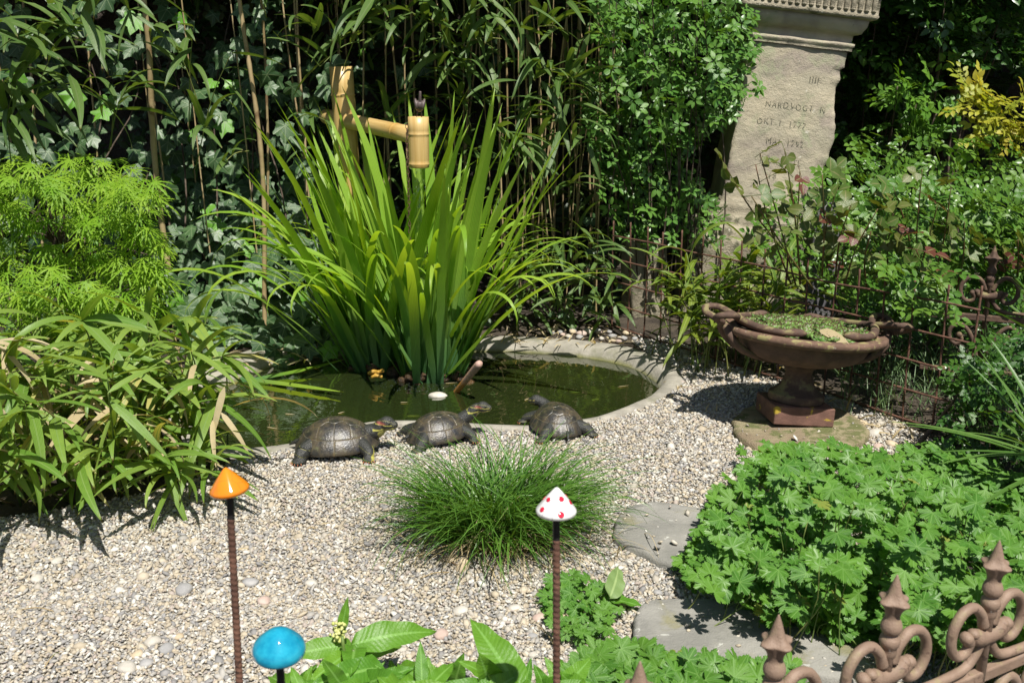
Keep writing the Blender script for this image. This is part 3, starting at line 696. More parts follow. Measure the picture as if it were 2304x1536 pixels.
domed = [(0.14, 0.0), (0.6, -0.12), (0.86, -0.10), (0.975, 0.0), (1.0, 0.13), (0.985, 0.25), (0.90, 0.42), (0.70, 0.63), (0.46, 0.83), (0.24, 0.95), (0.10, 0.99), (0.03, 1.0)]
mushroom(513, 1052, 89, 1.33, 1.27, M['orange'], 'glossy orange pointed ceramic mushroom on a rusty stake', (R(-2), R(-7)), smoothcurve([(a, b, 0) for a, b in pointed], 40)[:, :2], (-0.014, -0.02))
mw, capw, R0, H0 = mushroom(1252, 1097, 93, 1.33, 1.30, M['white'], 'white crackled ceramic mushroom with red dots on a rusty stake', (R(-3), R(1)), smoothcurve([(a, b, 0) for a, b in pointed], 40)[:, :2], (0.008, -0.02))
mushroom(624, 1412, 119, 1.20, 1.05, M['blue'], 'glossy turquoise domed ceramic mushroom on a stake', (R(4), R(3)), smoothcurve([(a, b, 0) for a, b in domed], 40)[:, :2], (0, -0.01))
# red dots: thin discs lying on the white cap
pr = smoothcurve([(a, b, 0) for a, b in pointed], 200)[:, :2]
pr = pr[pr[:, 1].argsort()]
for az, hh, s in [(-62, 0.66, 1), (-142, 0.60, 0.9), (-145, 0.26, 1), (-78, 0.20, 1.1), (-8, 0.45, 1), (30, 0.6, 1), (80, 0.3, 1), (130, 0.55, 1), (-200, 0.5, 1)]:
    i = np.abs(pr[:, 1]-hh).argmin(); i = min(max(i, 3), len(pr)-4); rr_ = pr[i, 0]*R0; z = pr[i, 1]*H0
    a = R(az); t = Vector(((pr[i+3, 0]-pr[i-3, 0])*R0, 0, (pr[i+3, 1]-pr[i-3, 1])*H0)).normalized(); nn = Vector((t.z, 0, -t.x))
    if nn.x < 0: nn = -nn
    nn = Matrix.Rotation(a, 3, 'Z') @ nn; c = Vector((rr_*math.cos(a), rr_*math.sin(a), z))
    V, F, U = lathe([(0.0040*s, -0.0012), (0.0040*s, 0.0001), (0.0034*s, 0.0004)], 18)
    o = ob('red_dot', TM().add(V, F, U).mesh('red_dot', M['red']), capw, c); o.rotation_euler = nn.to_track_quat('Z', 'Y').to_euler()

# ------------------------------------------------------------------ scrollwork iron fences
def spiral(cx, cz, r0, r1, a0, a1, n=40):
    t = np.linspace(0, 1, n); r = r0+(r1-r0)*t**0.8; a = R(a0)+(R(a1)-R(a0))*t
    return np.stack([cx+r*np.cos(a), 0*t, cz+r*np.sin(a)], 1)
SPC = 0.237
def fence_meshes(mat, tr=0.0088):
    D = {}
    # the post with collars
    prof = [(0.0085, 0), (0.0085, 0.33), (0.0115, 0.335), (0.0125, 0.342), (0.0115, 0.349), (0.0145, 0.353), (0.016, 0.360), (0.0145, 0.367), (0.0105, 0.370), (0.0115, 0.374)]
    D['post'] = TM().add(*lathe(prof, 16)).mesh('post', mat)
    prof = [(0.0095, 0.371), (0.0150, 0.378), (0.0162, 0.386), (0.0140, 0.394), (0.0112, 0.400), (0.0118, 0.407), (0.0145, 0.415), (0.0180, 0.423), (0.0200, 0.429), (0.0150, 0.433), (0.0115, 0.439), (0.0092, 0.447), (0.0066, 0.456), (0.0036, 0.465), (0.001, 0.472)]
    z2 = [p[1] for p in prof]
    mod = lambda t, f: 1+0.50*abs(math.cos(2*t))**1.6*math.exp(-((f-0.60)/0.13)**2)-0.12*math.exp(-((f-0.60)/0.16)**2)
    pf = smoothcurve([(a, b, 0) for a, b in prof], 44)[:, :2]
    D['finial'] = TM().add(*lathe(pf, 28, mod)).mesh('finial', mat)
    # C-scroll beside the post
    def scroll(sg):
        a = smoothcurve([(0.010, 0, 0.318), (0.020, 0, 0.342), (0.042, 0, 0.361), (0.068, 0, 0.357), (0.086, 0, 0.333), (0.087, 0, 0.303), (0.072, 0, 0.280), (0.051, 0, 0.279), (0.042, 0, 0.294), (0.050, 0, 0.307)], 60)
        a[:, 0] *= sg; r = np.full(60, tr); r[:] = np.interp(np.linspace(0, 1, 60), [0, 0.1, 0.85, 0.93, 1], [tr*1.1, tr, tr*0.95, tr*1.2, tr*1.3])
        tm = TM().add(*tube(a, r, 12)); V, F = blob(2, tr*1.28, (1, 1.12, 1), 0.05); tm.add(V+a[-1], F)
        return tm.mesh('scroll', mat)
    D['sl'], D['sr'] = scroll(-1), scroll(1)
    # tie collar (bow) round post and scrolls
    P = smoothcurve([(-0.036, 0, 0.311), (-0.022, 0, 0.301), (0, 0, 0.298), (0.022, 0, 0.301), (0.036, 0, 0.311)], 24)
    tm = TM().add(*tube(P, np.interp(np.linspace(0, 1, 24), [0, 0.15, 0.5, 0.85, 1], [0.010, 0.0145, 0.0125, 0.0145, 0.010]), 14, True, 1.0))
    for k in (-1, 1):
        V, F = blob(4, 0.0102, (1, 1.1, 0.9), 0.05); tm.add(V+np.array([0.036*k, 0, 0.312]), F)
    D['tie'] = tm.mesh('tie_collar', mat)
    # sagging bar to the next post
    P = smoothcurve([(0.012, 0, 0.296), (0.020, 0, 0.272), (0.045, 0, 0.249), (0.09, 0, 0.243), (0.147, 0, 0.243), (0.192, 0, 0.249), (0.217, 0, 0.272), (0.225, 0, 0.296)], 50)
    D['swag'] = TM().add(*tube(P, tr*0.95, 12)).mesh('swag_bar', mat)
    # lower panel: big C-scrolls from rail to the ground
    def low(sg):
        a = smoothcurve([(0.010, 0, 0.02), (0.016, 0, 0.09), (0.040, 0, 0.16), (0.075, 0, 0.195), (0.105, 0, 0.175), (0.103, 0, 0.14), (0.082, 0, 0.124), (0.066, 0, 0.14), (0.075, 0, 0.156)], 60)
        a[:, 0] *= sg; tm = TM().add(*tube(a, np.interp(np.linspace(0, 1, 60), [0, 0.9, 1], [tr*1.05, tr*0.9, tr*1.2]), 10)); V, F = blob(2, tr*1.4, (1, 1.1, 1), 0.05); tm.add(V+a[-1], F)
        return tm.mesh('lower_scroll', mat)
    D['ll'], D['lr'] = low(-1), low(1)
    return D
def iron_fence(origin, ang, n, mat, label, i0=0, tr=0.0088):
    D = fence_meshes(mat, tr)
    root = thing('iron_fence', label, 'fence', origin, (0, 0, ang))
    for zz, nm, hx in ((0.222, 'top_rail', 0.011), (0.03, 'bottom_rail', 0.009)):
        V, F = rbox(SPC*(n+0.6), 0.016, hx*2, 0.003); V[:, 0] += SPC*(n-1)/2+SPC*i0; part(root, nm, V, F, mat, False, (0, 0, zz-hx))
    for i in range(n):
        x = SPC*(i+i0)
        po = ob('post', D['post'], root, (x, 0, -0.05), None, (1, 1, 1.0)); po.location.z = 0.0
        ob('finial', D['finial'], po)
        ob('scroll', D['sl'], root, (x, 0, 0)); ob('scroll', D['sr'], root, (x, 0, 0)); ob('tie_collar', D['tie'], root, (x, -0.002, 0))
        if i < n-1: ob('swag_bar', D['swag'], root, (x, 0, 0))
        ob('lower_scroll', D['ll'], root, (x, 0, 0)); ob('lower_scroll', D['lr'], root, (x, 0, 0))
    return root
T1, T4 = G(2248, 1222, 0.433), G(1440, 1495, 0.433)
fa = math.atan2(T1.y-T4.y, T1.x-T4.x)
iron_fence((T4.x, T4.y, 0), fa, 7, M['brownpaint'], 'brown painted scrollwork iron fence edging the cranesbill bed', -1).scale = (.928, .928, .928)
q = A(2252, 556, 3.02)
iron_fence((q.x-0.02, q.y, q.z-0.466), R(-20), 5, M['castiron'], 'dark rusty scrollwork iron fence under the rose bushes', 0, 0.0075)

# ------------------------------------------------------------------ rebar grid fence
FA = G(1375, 742); FB = FA+(G(2019, 951)-FA)*1.16
rf = thing('rebar_fence', 'rusty rebar grid fence running behind the urn', 'fence', FA, (0, 0, math.atan2(FB.y-FA.y, FB.x-FA.x)))
LF = (FB-FA).length
def rebar(L, seed, wob=0.005, k=7, r=0.0036):
    n = 24; t = np.linspace(0, 1, n); P = np.stack([t*L, 0*t, 0*t], 1)
    P[:, 1] = [wob*mnoise.noise(Vector((x*3, seed, 0))) for x in P[:, 0]]; P[:, 2] = [wob*2*mnoise.noise(Vector((x*2.2, seed, 7))) for x in P[:, 0]]
    return TM().add(*tube(P, r, k))
for i, z in enumerate((0.025, 0.125, 0.225, 0.325, 0.425)): ob('horizontal_bar', rebar(LF, i).mesh('horizontal_bar', M['rust']), rf, (0, -0.004, z))
nv = int(LF/0.105)
for i in range(nv+1):
    ob('vertical_bar', rebar(0.475+uni(0, .03), i+20).mesh('vertical_bar', M['rust']), rf, (i*0.105, 0.004, 0.0), (uni(-.02, .02), R(-90)+uni(-.03, .03), 0))

# ------------------------------------------------------------------ bamboo water spout with bird
pole = thing('bamboo_fountain', 'cut bamboo water spout with post, cross pipe and hanging outlet tube', 'fountain', (A(795, 560, 3.75).x+0.012, YM(3.75), 0))
def culm_prof(r, z0, z1, nodes, hollow=True):
    pr_ = [(r*0.96, z0)]; zs = sorted(nodes)
    for zn in zs: pr_ += [(r, zn-0.012), (r*0.985, zn-0.005), (r*1.045, zn-0.001), (r*1.045, zn+0.0015), (r*0.98, zn+0.005), (r, zn+0.014)]
    pr_ += [(r, z1)]
    if hollow: pr_ += [(r*0.84, z1), (r*0.82, z1-0.03)]
    return pr_
pl = Vector(pole.location)
ptop = A(778, 150, 3.75).z
rp = 26*proj(A(778, 250, 3.75))[2]/FOC
V, F, U = lathe(culm_prof(rp, -0.05, ptop, [0.15, 0.36, 0.56, ptop-0.115]), 32); part(pole, 'post', V, F, M['bamboo_pole'], rot=(0, R(-1.5), 0))
sp_b, sp_t = A(943, 377, 3.30), A(946, 263, 3.30); rs = 23*proj(sp_b)[2]/FOC
hs = sp_t.z-sp_b.z
V, F, U = lathe(culm_prof(rs, 0, hs, [0.013, hs*0.66]), 32); outl = part(pole, 'outlet_tube', V, F, M['bamboo_pole'], loc=sp_b-pl, rot=(0, R(0.5), 0))
c0 = A(733, 262, 3.87); c1 = A(946, 308, 3.30)
V, F, U = lathe(culm_prof(0.031, 0, (c1-c0).length, [0.02, 0.09, (c1-c0).length*0.78]), 28)
cp = part(pole, 'cross_pipe', V, F, M['bamboo_pole'], loc=c0-pl); cp.rotation_euler = (c1-c0).to_track_quat('Z', 'Y').to_euler()
# rusty chain hanging from the outlet
def link(): return tube(np.stack([0.0045*np.cos(np.linspace(0, 6.283, 17)), 0*np.linspace(0, 1, 17), 0.008*np.sin(np.linspace(0, 6.283, 17))], 1), 0.0012, 6, False)
lk = link(); ch = thing('hanging_chain', 'thin rusty chain hanging from the bamboo outlet into the irises', 'chain', A(915, 285, 3.28))
lm = TM().add(*lk).mesh('chain_link', M['rust'])
for i in range(58): ob('chain_link', lm, ch, (0.001*math.sin(i), 0.003*math.cos(i*0.4), -i*0.0135), (0, 0, (i % 2)*1.57+0.4))
# falling water
def mat_stream():
    m, nt, b = newmat('falling_water'); g = N(nt)
    tr = g.n('ShaderNodeBsdfTransparent'); tr.inputs[0].default_value = (0.93, 0.95, 0.93, 1)
    gl = g.n('ShaderNodeBsdfGlossy'); gl.inputs['Roughness'].default_value = 0.05
    lw = g.n('ShaderNodeLayerWeight'); lw.inputs[0].default_value = 0.35
    mx = g.n('ShaderNodeMixShader'); g.l(g.math('MULTIPLY_ADD', lw.outputs['Facing'], 0.6, 0.06), mx.inputs[0]); g.l(tr.outputs[0], mx.inputs[1]); g.l(gl.outputs[0], mx.inputs[2])
    g.l(mx.outputs[0], nt.nodes['Material Output'].inputs[0]); nt.nodes.remove(b); return m
M['stream'] = mat_stream()
zt, zb = sp_b.z+0.03, -0.03; n = 150; t = np.linspace(0, 1, n)
P = np.stack([sp_b.x+0.0+0*t, sp_b.y+0*t, zt+(zb-zt)*t], 1)
V, F, U = tube(P, 0.013-0.004*t, 16)
V = np.array([[x+0.006*mnoise.noise(Vector((x*60, y*60, z*30))), y+0.006*mnoise.noise(Vector((x*60, y*60, z*30+9))), z] for x, y, z in V])
tm = TM().add(V, F, U)
for i in range(160):
    z = zt+(zb-zt)*rng.random(); a = uni(0, 6.28); r_ = uni(0.004, 0.022); V, F = blob(i, uni(0.0015, 0.0035), (1, 1, 1.6), 0.2); tm.add(V+np.array([sp_b.x+r_*math.cos(a), sp_b.y+r_*math.sin(a), z]), F)
for i in range(140):
    a, r_ = uni(0, 6.28), 0.16*math.sqrt(rng.random()); V, F = blob(i, uni(0.0015, 0.005), (1, 1, 0.6), 0.2); tm.add(V+np.array([RIP.x+r_*math.cos(a), RIP.y-.08+0.10*math.sin(a)*r_/0.16, -0.028]), F)
ob('water_stream', tm.mesh('water_stream', M['stream']), label='clear thin stream of water falling from the bamboo outlet', cat='water stream')

def remesh(tm, vox, smooth=3):
    o = bpy.data.objects.new('tmp', tm.mesh('tmp', None)); COL.objects.link(o)
    m1 = o.modifiers.new('r', 'REMESH'); m1.mode = 'VOXEL'; m1.voxel_size = vox
    m2 = o.modifiers.new('s', 'SMOOTH'); m2.iterations = smooth; m2.factor = 0.5
    dg = bpy.context.evaluated_depsgraph_get(); dg.update(); me = bpy.data.meshes.new_from_object(o.evaluated_get(dg))
    bpy.data.objects.remove(o)
    V = np.empty(len(me.vertices)*3, np.float32); me.vertices.foreach_get('co', V); V = V.reshape(-1, 3)
    me.calc_loop_triangles(); F = np.empty(len(me.loop_triangles)*3, np.int32); me.loop_triangles.foreach_get('vertices', F)
    bpy.data.meshes.remove(me); return V, F.reshape(-1, 3)
def ell(c, r, rot=None):
    V, F = ICO3; V = V*np.array(r)
    if rot is not None: V = V @ np.array(rot.to_matrix() if hasattr(rot, 'to_matrix') else rot).T
    return V+np.array(c), F
def bird():
    from mathutils import Euler
    tm = TM()
    tm.add(*ell((0, 0, 0.038), (0.018, 0.022, 0.019), Euler((R(-35), 0, 0))))          # breast
    tm.add(*ell((0, 0.016, 0.028), (0.013, 0.016, 0.013)))                              # head bent down, away
    tm.add(*tube(smoothcurve([(0, 0.028, 0.027), (0, 0.040, 0.022)], 5), [0.004, 0.003, 0.0025, 0.0015, 0.0006], 8))
    tm.add(*tube(smoothcurve([(0, -0.004, 0.046), (0, -0.010, 0.064), (0, -0.012, 0.088)], 10), np.linspace(0.0125, 0.0085, 10), 12, True, 0.55))  # tail held up
    for k in (-1, 1):
        tm.add(*ell((0.0135*k, -0.004, 0.044), (0.0065, 0.0125, 0.021), Euler((R(-20), R(10*k), 0))))   # folded wing
        tm.add(*tube(smoothcurve([(0.007*k, 0.002, 0.024), (0.008*k, 0.004, 0.006), (0.009*k, 0.012, -0.001)], 10), 0.0026, 8))
    V, F = remesh(tm, 0.0016, 2); return mk('bird', V, F, None, M['bird'])
bd = ob('bird_figurine', bird(), loc=(sp_t.x-0.002, sp_t.y-rs*0.55, sp_t.z+0.0015), rot=(0, R(3), R(8)), scale=1.0, label='small brown bird figurine with raised tail perched on the bamboo outlet', cat='figurine')
# ------------------------------------------------------------------ turtles
def mat_shell():
    m, nt, b = newmat('turtle_shell'); g = N(nt); u = g.luv(); r = g.n('ShaderNodeObjectInfo').outputs['Random']
    co = g.coord()
    c = g.mix(g.sstep(g.noise(28, 5, 0.6), 0.38, 0.62), (0.022, 0.021, 0.019, 1), (0.070, 0.056, 0.036, 1))
    c = g.mix(g.sstep(g.noise(60, 4, 0.6), 0.55, 0.72), c, (0.10, 0.10, 0.05, 1))
    c = g.mix(g.sstep(g.noise(16, 3, 0.6), 0.6, 0.72), c, (0.016, 0.018, 0.028, 1))
    c = g.mix(u[0], c, g.mix(g.sstep(g.noise(30, 3), 0.4, 0.6), (0.13, 0.12, 0.09, 1), (0.14, 0.10, 0.045, 1)))
    g.l(c, b.inputs['Base Color']); g.l(g.math('MULTIPLY_ADD', g.noise(40, 3), 0.30, 0.22), b.inputs['Roughness']); b.inputs['Specular IOR Level'].default_value = 0.7
    g.l(g.bump(g.math('ADD', g.noise(150, 4, 0.7), g.math('MULTIPLY', u[1], 1.0)), 0.35, 0.004), b.inputs['Normal']); return m
def mat_skin():
    m, nt, b = newmat('turtle_skin'); g = N(nt); u = g.luv()
    c = g.mix(g.noise(60, 4), (0.012, 0.013, 0.012, 1), (0.045, 0.046, 0.04, 1))
    c = g.mix(u[0], c, (0.42, 0.40, 0.085, 1)); c = g.mix(u[1], c, (0.62, 0.13, 0.10, 1)); 
    g.l(c, b.inputs['Base Color']); b.inputs['Roughness'].default_value = 0.5
    v = g.n('ShaderNodeTexVoronoi'); v.inputs['Scale'].default_value = 320; g.l(g.coord(), v.inputs['Vector'])
    g.l(g.bump(v.outputs['Distance'], 0.5, 0.003), b.inputs['Normal']); return m
MSH, MSK = mat_shell(), mat_skin()
MPL = solid('turtle_plastron', (0.05, 0.04, 0.02, 1), (0.30, 0.20, 0.06, 1), 45, 0.5, 0.2)
MEY = solid('turtle_eye', (0.01, 0.01, 0.008, 1), (0.02, 0.02, 0.01, 1), 50, 0.1, 0)
def carapace():
    a, bb, h = 0.126, 0.102, 0.080; nr, nt_ = 80, 176; V = []; U = []
    def seamf(x, y, r, th):
        s = []
        wv = 0.27+0.055*math.cos((x+0.02)*math.pi*2/0.36); ay = abs(y)
        if r < 0.80: s.append((abs(ay-wv)))
        if ay < wv and r < 0.80: s += [abs(x-q-0.03*(ay/wv)**2) for q in (-0.56, -0.2, 0.16, 0.52)]
        if ay >= wv and r < 0.80: s += [abs(x-q*(1+0.35*(ay-wv))) for q in (-0.38, -0.02, 0.34)]
        s.append(abs(r-0.80))
        if r > 0.80:
            k = 24/(2*math.pi); f = (th*k) % 1; s.append(min(f, 1-f)/k*r)
        return min(s)
    for i in range(nr+1):
        r = i/nr
        for j in range(nt_):
            th = 2*math.pi*j/nt_; cx, sy = math.cos(th), math.sin(th)
            x, y = r*cx, r*sy
            d = seamf(x, y, r, th); sf = max(0.0, 1-d/0.012)
            eg = 1-0.07*cx
            z = h*(1-r**2.2)**0.74
            if r > 0.84: z += 0.004*((r-0.84)/0.16)**1.0
            fl = 1+0.02*max(0, (r-0.8)/0.2)*(0.5-0.5*cx)
            ser = 1+0.012*max(0, -cx)*math.cos(24*th)*max(0, (r-0.85)/0.15)
            keel = 0.003*max(0, 1-abs(y)/0.09)*(1-r*r)
            zz = 0.022+z+keel-0.0011*sf-0.010*(r**6)*(0.4+0.6*max(0, -cx))+0.0012*math.cos(x*30)*(1-r)*0.2
            V.append((a*x*fl*ser, bb*y*eg*fl*ser, zz)); U.append((sf**0.7*0.8, 1-sf, 0))
    F = []
    for i in range(nr):
        for j in range(nt_):
            A0, B0 = i*nt_+j, i*nt_+(j+1) % nt_
            if i > 0: F.append((A0, A0+nt_, B0))
            F.append((B0, A0+nt_, B0+nt_))
    # underside of the rim
    k0 = nr*nt_; m = len(V)
    for j in range(nt_):
        x, y, z = V[k0+j]; V.append((x*0.985, y*0.985, z-0.004)); U.append((0.5, 0, 0))
    for j in range(nt_):
        x, y, z = V[k0+j]; V.append((x*0.86, y*0.84, 0.026)); U.append((0.2, 0, 0))
    for q0, q1 in ((k0, m), (m, m+nt_)):
        for j in range(nt_): F += [(q0+j, q1+j, q1+(j+1) % nt_), (q0+j, q1+(j+1) % nt_, q0+(j+1) % nt_)]
    return mk('carapace', V, F, U, MSH)
CARA = carapace()
V, F, U = lathe([(0.55, 0.0), (0.78, 0.0025), (0.86, 0.007), (0.88, 0.016), (0.86, 0.026)], 48)
V = V*np.array([0.118, 0.094, 1]); V[:, 2] += 0.004
PLAST = mk('plastron', V, F, U, MPL)
def turtle_body(neck, legs, tail, red=1.0):
    tm = TM(); tm.add(*ell((0, 0, 0.036), (0.105, 0.078, 0.018)))
    P = smoothcurve(neck, 20); tm.add(*tube(P, np.interp(np.linspace(0, 1, 20), [0, 0.5, 0.85, 1], [0.028, 0.0225, 0.0185, 0.0175]), 14))
    hd = Vector(P[-1]); d = (Vector(P[-1])-Vector(P[-4])); yaw = math.atan2(d.y, d.x)
    q = Matrix.Rotation(yaw, 3, 'Z') @ Matrix.Rotation(R(4), 3, 'Y')
    tm.add(*ell(hd+q @ Vector((0.010, 0, 0.001)), (0.025, 0.021, 0.0225), q)); tm.add(*ell(hd+q @ Vector((0.030, 0, -0.0005)), (0.0145, 0.0128, 0.0128), q))
    tm.add(*ell(hd+q @ Vector((0.018, 0, -0.009)), (0.021, 0.015, 0.009), q))
    for pts, w in legs:
        P = smoothcurve(pts, 14); tm.add(*tube(P, np.interp(np.linspace(0, 1, 14), [0, 0.4, 0.75, 1], [w*1.15, w, w*0.85, w*0.62]), 12))
        f = Vector(P[-1]); dd = Vector(P[-1])-Vector(P[-5]); yw = math.atan2(dd.y, dd.x)
        tm.add(*ell((f.x, f.y, 0.0085), (w*1.15, w*0.95, 0.0085), Matrix.Rotation(yw, 3, 'Z')))
    tm.add(*tube(smoothcurve(tail, 10), np.linspace(0.011, 0.0025, 10), 8))
    V, F = remesh(tm, 0.0024, 3)
    U = np.zeros((len(V), 3)); qi = np.array(q.transposed()); L = (V-np.array(hd)) @ qi.T
    isneck = V[:, 0] > 0.108 if abs(yaw) < 2 else V[:, 0] > 0.1
    ang = np.arctan2(L[:, 1], L[:, 2])
    st = np.clip((np.cos(ang*9+1.2)-0.80)*9, 0, 1)*np.clip((np.abs(ang)-0.75)*3, 0, 1); U[:, 0] = np.where(isneck, st, 0)
    chin = (np.abs(ang) > 2.35) & (L[:, 0] > -0.01) & isneck; U[chin, 0] = np.maximum(U[chin, 0], 0.6)
    redf = np.exp(-(((L[:, 0]+0.004)/0.015)**2+((L[:, 2]-0.0045)/0.0046)**2)**2)*red*(np.abs(L[:, 1]) > 0.008); U[:, 1] = np.where(isneck, redf, 0); U[:, 0] *= 1-U[:, 1]
    leg = (~isneck) & (np.abs(V[:, 1]) > 0.07); U[leg, 0] = np.clip((np.sin(V[leg, 2]*300+V[leg, 0]*120)-0.975)*20, 0, 0.4)
    tc = TM().add(V, F, U)
    for pts, w in legs:                                     # claws
        f = Vector(pts[-1]); dd = f-Vector(pts[-2]); yw = math.atan2(dd.y, dd.x)
        for k in range(5):
            a = yw+(k-2)*0.36; p0 = Vector((f.x+math.cos(a)*w*0.95, f.y+math.sin(a)*w*0.85, 0.008)); p1 = p0+Vector((math.cos(a)*0.008, math.sin(a)*0.008, -0.006))
            tc.add(*tube([p0[:], ((p0+p1)/2+Vector((0, 0, 0.001)))[:], p1[:]], [0.0019, 0.0014, 0.0003], 6))
    return tc.mesh('body', MSK), hd, q
def turtle(px, py, heading, s, neck, legs, tail, label, pitch=0, red=1.0):
    p = G(px, py); root = thing('turtle', label, 'turtle', (p.x, p.y, 0.010), (0, R(pitch), R(heading)), 'turtles basking at the pond edge'); root.scale = (s, s, s)
    me, hd, q = turtle_body(neck, legs, tail, red); body = ob('body', me, root); ob('carapace', CARA, root); ob('plastron', PLAST, root)
    for k in (-1, 1):
        V, F = blob(1, 0.0036, (1, 0.7, 1), 0); ob('eye', TM().add(V, F).mesh('eye', MEY), body, hd+q @ Vector((0.0225, 0.0158*k, 0.0058)))
    return root
LG = lambda fx, fy, rx, ry: [([(0.075, -0.05, 0.036), (0.098, -0.082, 0.024), (fx, -fy, 0.010)], 0.0195), ([(0.075, 0.05, 0.036), (0.098, 0.082, 0.024), (fx, fy, 0.010)], 0.0195),
                             ([(-0.070, -0.05, 0.036), (-0.095, -0.085, 0.025), (rx, -ry, 0.010)], 0.0225), ([(-0.07, 0.05, 0.036), (-0.10, 0.08, 0.025), (rx, ry, 0.010)], 0.0225)]
TAIL = [(-0.10, 0, 0.034), (-0.13, 0.004, 0.026), (-0.15, 0.012, 0.014)]
turtle(762, 1018, 3, 1.0, [(0.085, 0, 0.050), (0.118, -0.004, 0.062), (0.134, -0.008, 0.080), (0.141, -0.010, 0.086)], LG(0.100, 0.100, -0.102, 0.103), TAIL, 'dark glossy turtle on the gravel facing the turtle with the lifted yellow chin', 0, .4)
turtle(990, 992, 22, 0.83, [(0.085, 0, 0.055), (0.120, -0.010, 0.078), (0.145, -0.022, 0.100), (0.158, -0.030, 0.106)], LG(0.102, 0.100, -0.118, 0.096), TAIL, 'turtle with its yellow-chinned head raised, standing between two other turtles', -3, .35)
turtle(1252, 972, 108, 0.84, [(0.085, 0.004, 0.055), (0.106, 0.012, 0.066), (0.114, 0.024, 0.078), (0.118, 0.030, 0.081)], LG(0.102, 0.100, -0.112, 0.100), TAIL, 'olive turtle facing the water behind the grass tuft, red patch on its head')
# ------------------------------------------------------------------ leaf shapes: (verts, tris, luv, size)
def wprof(kind, t):
    if kind == 'bamboo': return min(1, (t/0.14+0.02)**0.55)*(1-max(0, (t-0.25)/0.75)**1.9)
    if kind == 'iris': return (0.75+0.25*min(1, t/0.25))*(1-max(0, (t-0.45)/0.55)**2.2)
    if kind == 'grass': return 1-t**2
    if kind == 'ovate': return max(0.02, math.sin(math.pi*min(1, t**0.75))**0.8)
    if kind == 'lance': return max(0.02, math.sin(math.pi*t**0.62)**0.85)
    if kind == 'sword': return min(1, 0.55+t*2)*(1-t**3)
def blade(kind, L, W, n=8, e0=0.6, bend=1.2, p=1.4, fold=0.15, twist=0.0, wave=0.0, thick2=True):
    V = []; U = []; pos = np.zeros(3)
    for i in range(n+1):
        t = i/n; e = e0-bend*t**p
        if i: pos = pos+np.array([math.cos(e), 0, math.sin(e)])*(L/n)
        w = W/2*wprof(kind, t); tw = twist*t
        side = np.array([-math.sin(e)*math.sin(tw), math.cos(tw), math.cos(e)*math.sin(tw)]); up = np.array([-math.sin(e), 0, math.cos(e)])
        for k in (-1, 0, 1):
            V.append(pos+side*(w*k)+up*(fold*w*abs(k)+wave*W*math.sin(t*19+k*1.2)*abs(k))); U.append((k, t, 0))
    F = []
    for i in range(n):
        for k in (0, 1):
            a = i*3+k; F += [(a, a+1, a+4), (a, a+4, a+3)]
    return np.array(V), np.array(F), np.array(U), L
def fan(poly, vein_u, curl=0.12, wavy=0.0, seed=0):
    V = [(0, 0, 0)]; U = [(0, 0, 0)]
    for (a, r), u in zip(poly, vein_u):
        x, y = r*math.sin(R(a)), r*math.cos(R(a)); z = -curl*r*r+wavy*mnoise.noise(Vector((x*2, y*2, seed)))-0.10*u*r
        V.append((x, y, z)); U.append((u, r, 0))
    F = [(0, i+1, i) for i in range(1, len(poly))]
    return np.array(V), np.array(F), np.array(U), 1.2
def ivy_leaf(seed):
    q = random.Random(seed); half = [(0, 1.0, 0), (9, .80, .4), (20, .66, .8), (27, .60, 1), (36, .68, .7), (46, .76, .35), (53, .82, 0), (62, .72, .4), (74, .55, .8), (83, .50, 1), (94, .52, .7), (110, .55, 0), (130, .46, .5), (150, .36, .8), (168, .22, 1), (180, .10, 1)]
    k = q.uniform(0.9, 1.1); pl_ = [(a, r*q.uniform(.93, 1.07), u) for a, r, u in half]; pr_ = [(-a, r*q.uniform(.93, 1.07), u) for a, r, u in half[1:-1]][::-1]
    allp = pr_+pl_; allp = [allp[-1]]+allp
    V, F, U, s = fan([(a, r) for a, r, u in allp], [u for a, r, u in allp], q.uniform(0.05, 0.28), 0.22, seed); return V, F, U, 1.3
def geranium_leaf(seed):
    q = random.Random(seed); pts = []
    for c, L in ((-126, .68), (-84, .86), (-42, .96), (0, 1.0), (42, .96), (84, .86), (126, .68)):
        L *= q.uniform(.92, 1.06); w = q.uniform(0.95, 1.12)
        pts += [(c-21, .42 if c > -126 else .2, 1), (c-17.5*w, .70*L, .8), (c-15.5*w, .86*L, .7), (c-11*w, .83*L, .5), (c-8.5*w, .99*L, .4), (c-4.2*w, .91*L, .2), (c, 1.05*L, 0), (c+4.2*w, .91*L, .2), (c+8.5*w, .99*L, .4), (c+11*w, .83*L, .5), (c+15.5*w, .86*L, .7), (c+17.5*w, .70*L, .8)]
    pts.append((147, .2, 1)); pts = pts
    V, F, U, s = fan([(a, r) for a, r, u in pts], [u for a, r, u in pts], q.uniform(0.0, 0.25), 0.25, seed); return V, F, U, 1.5
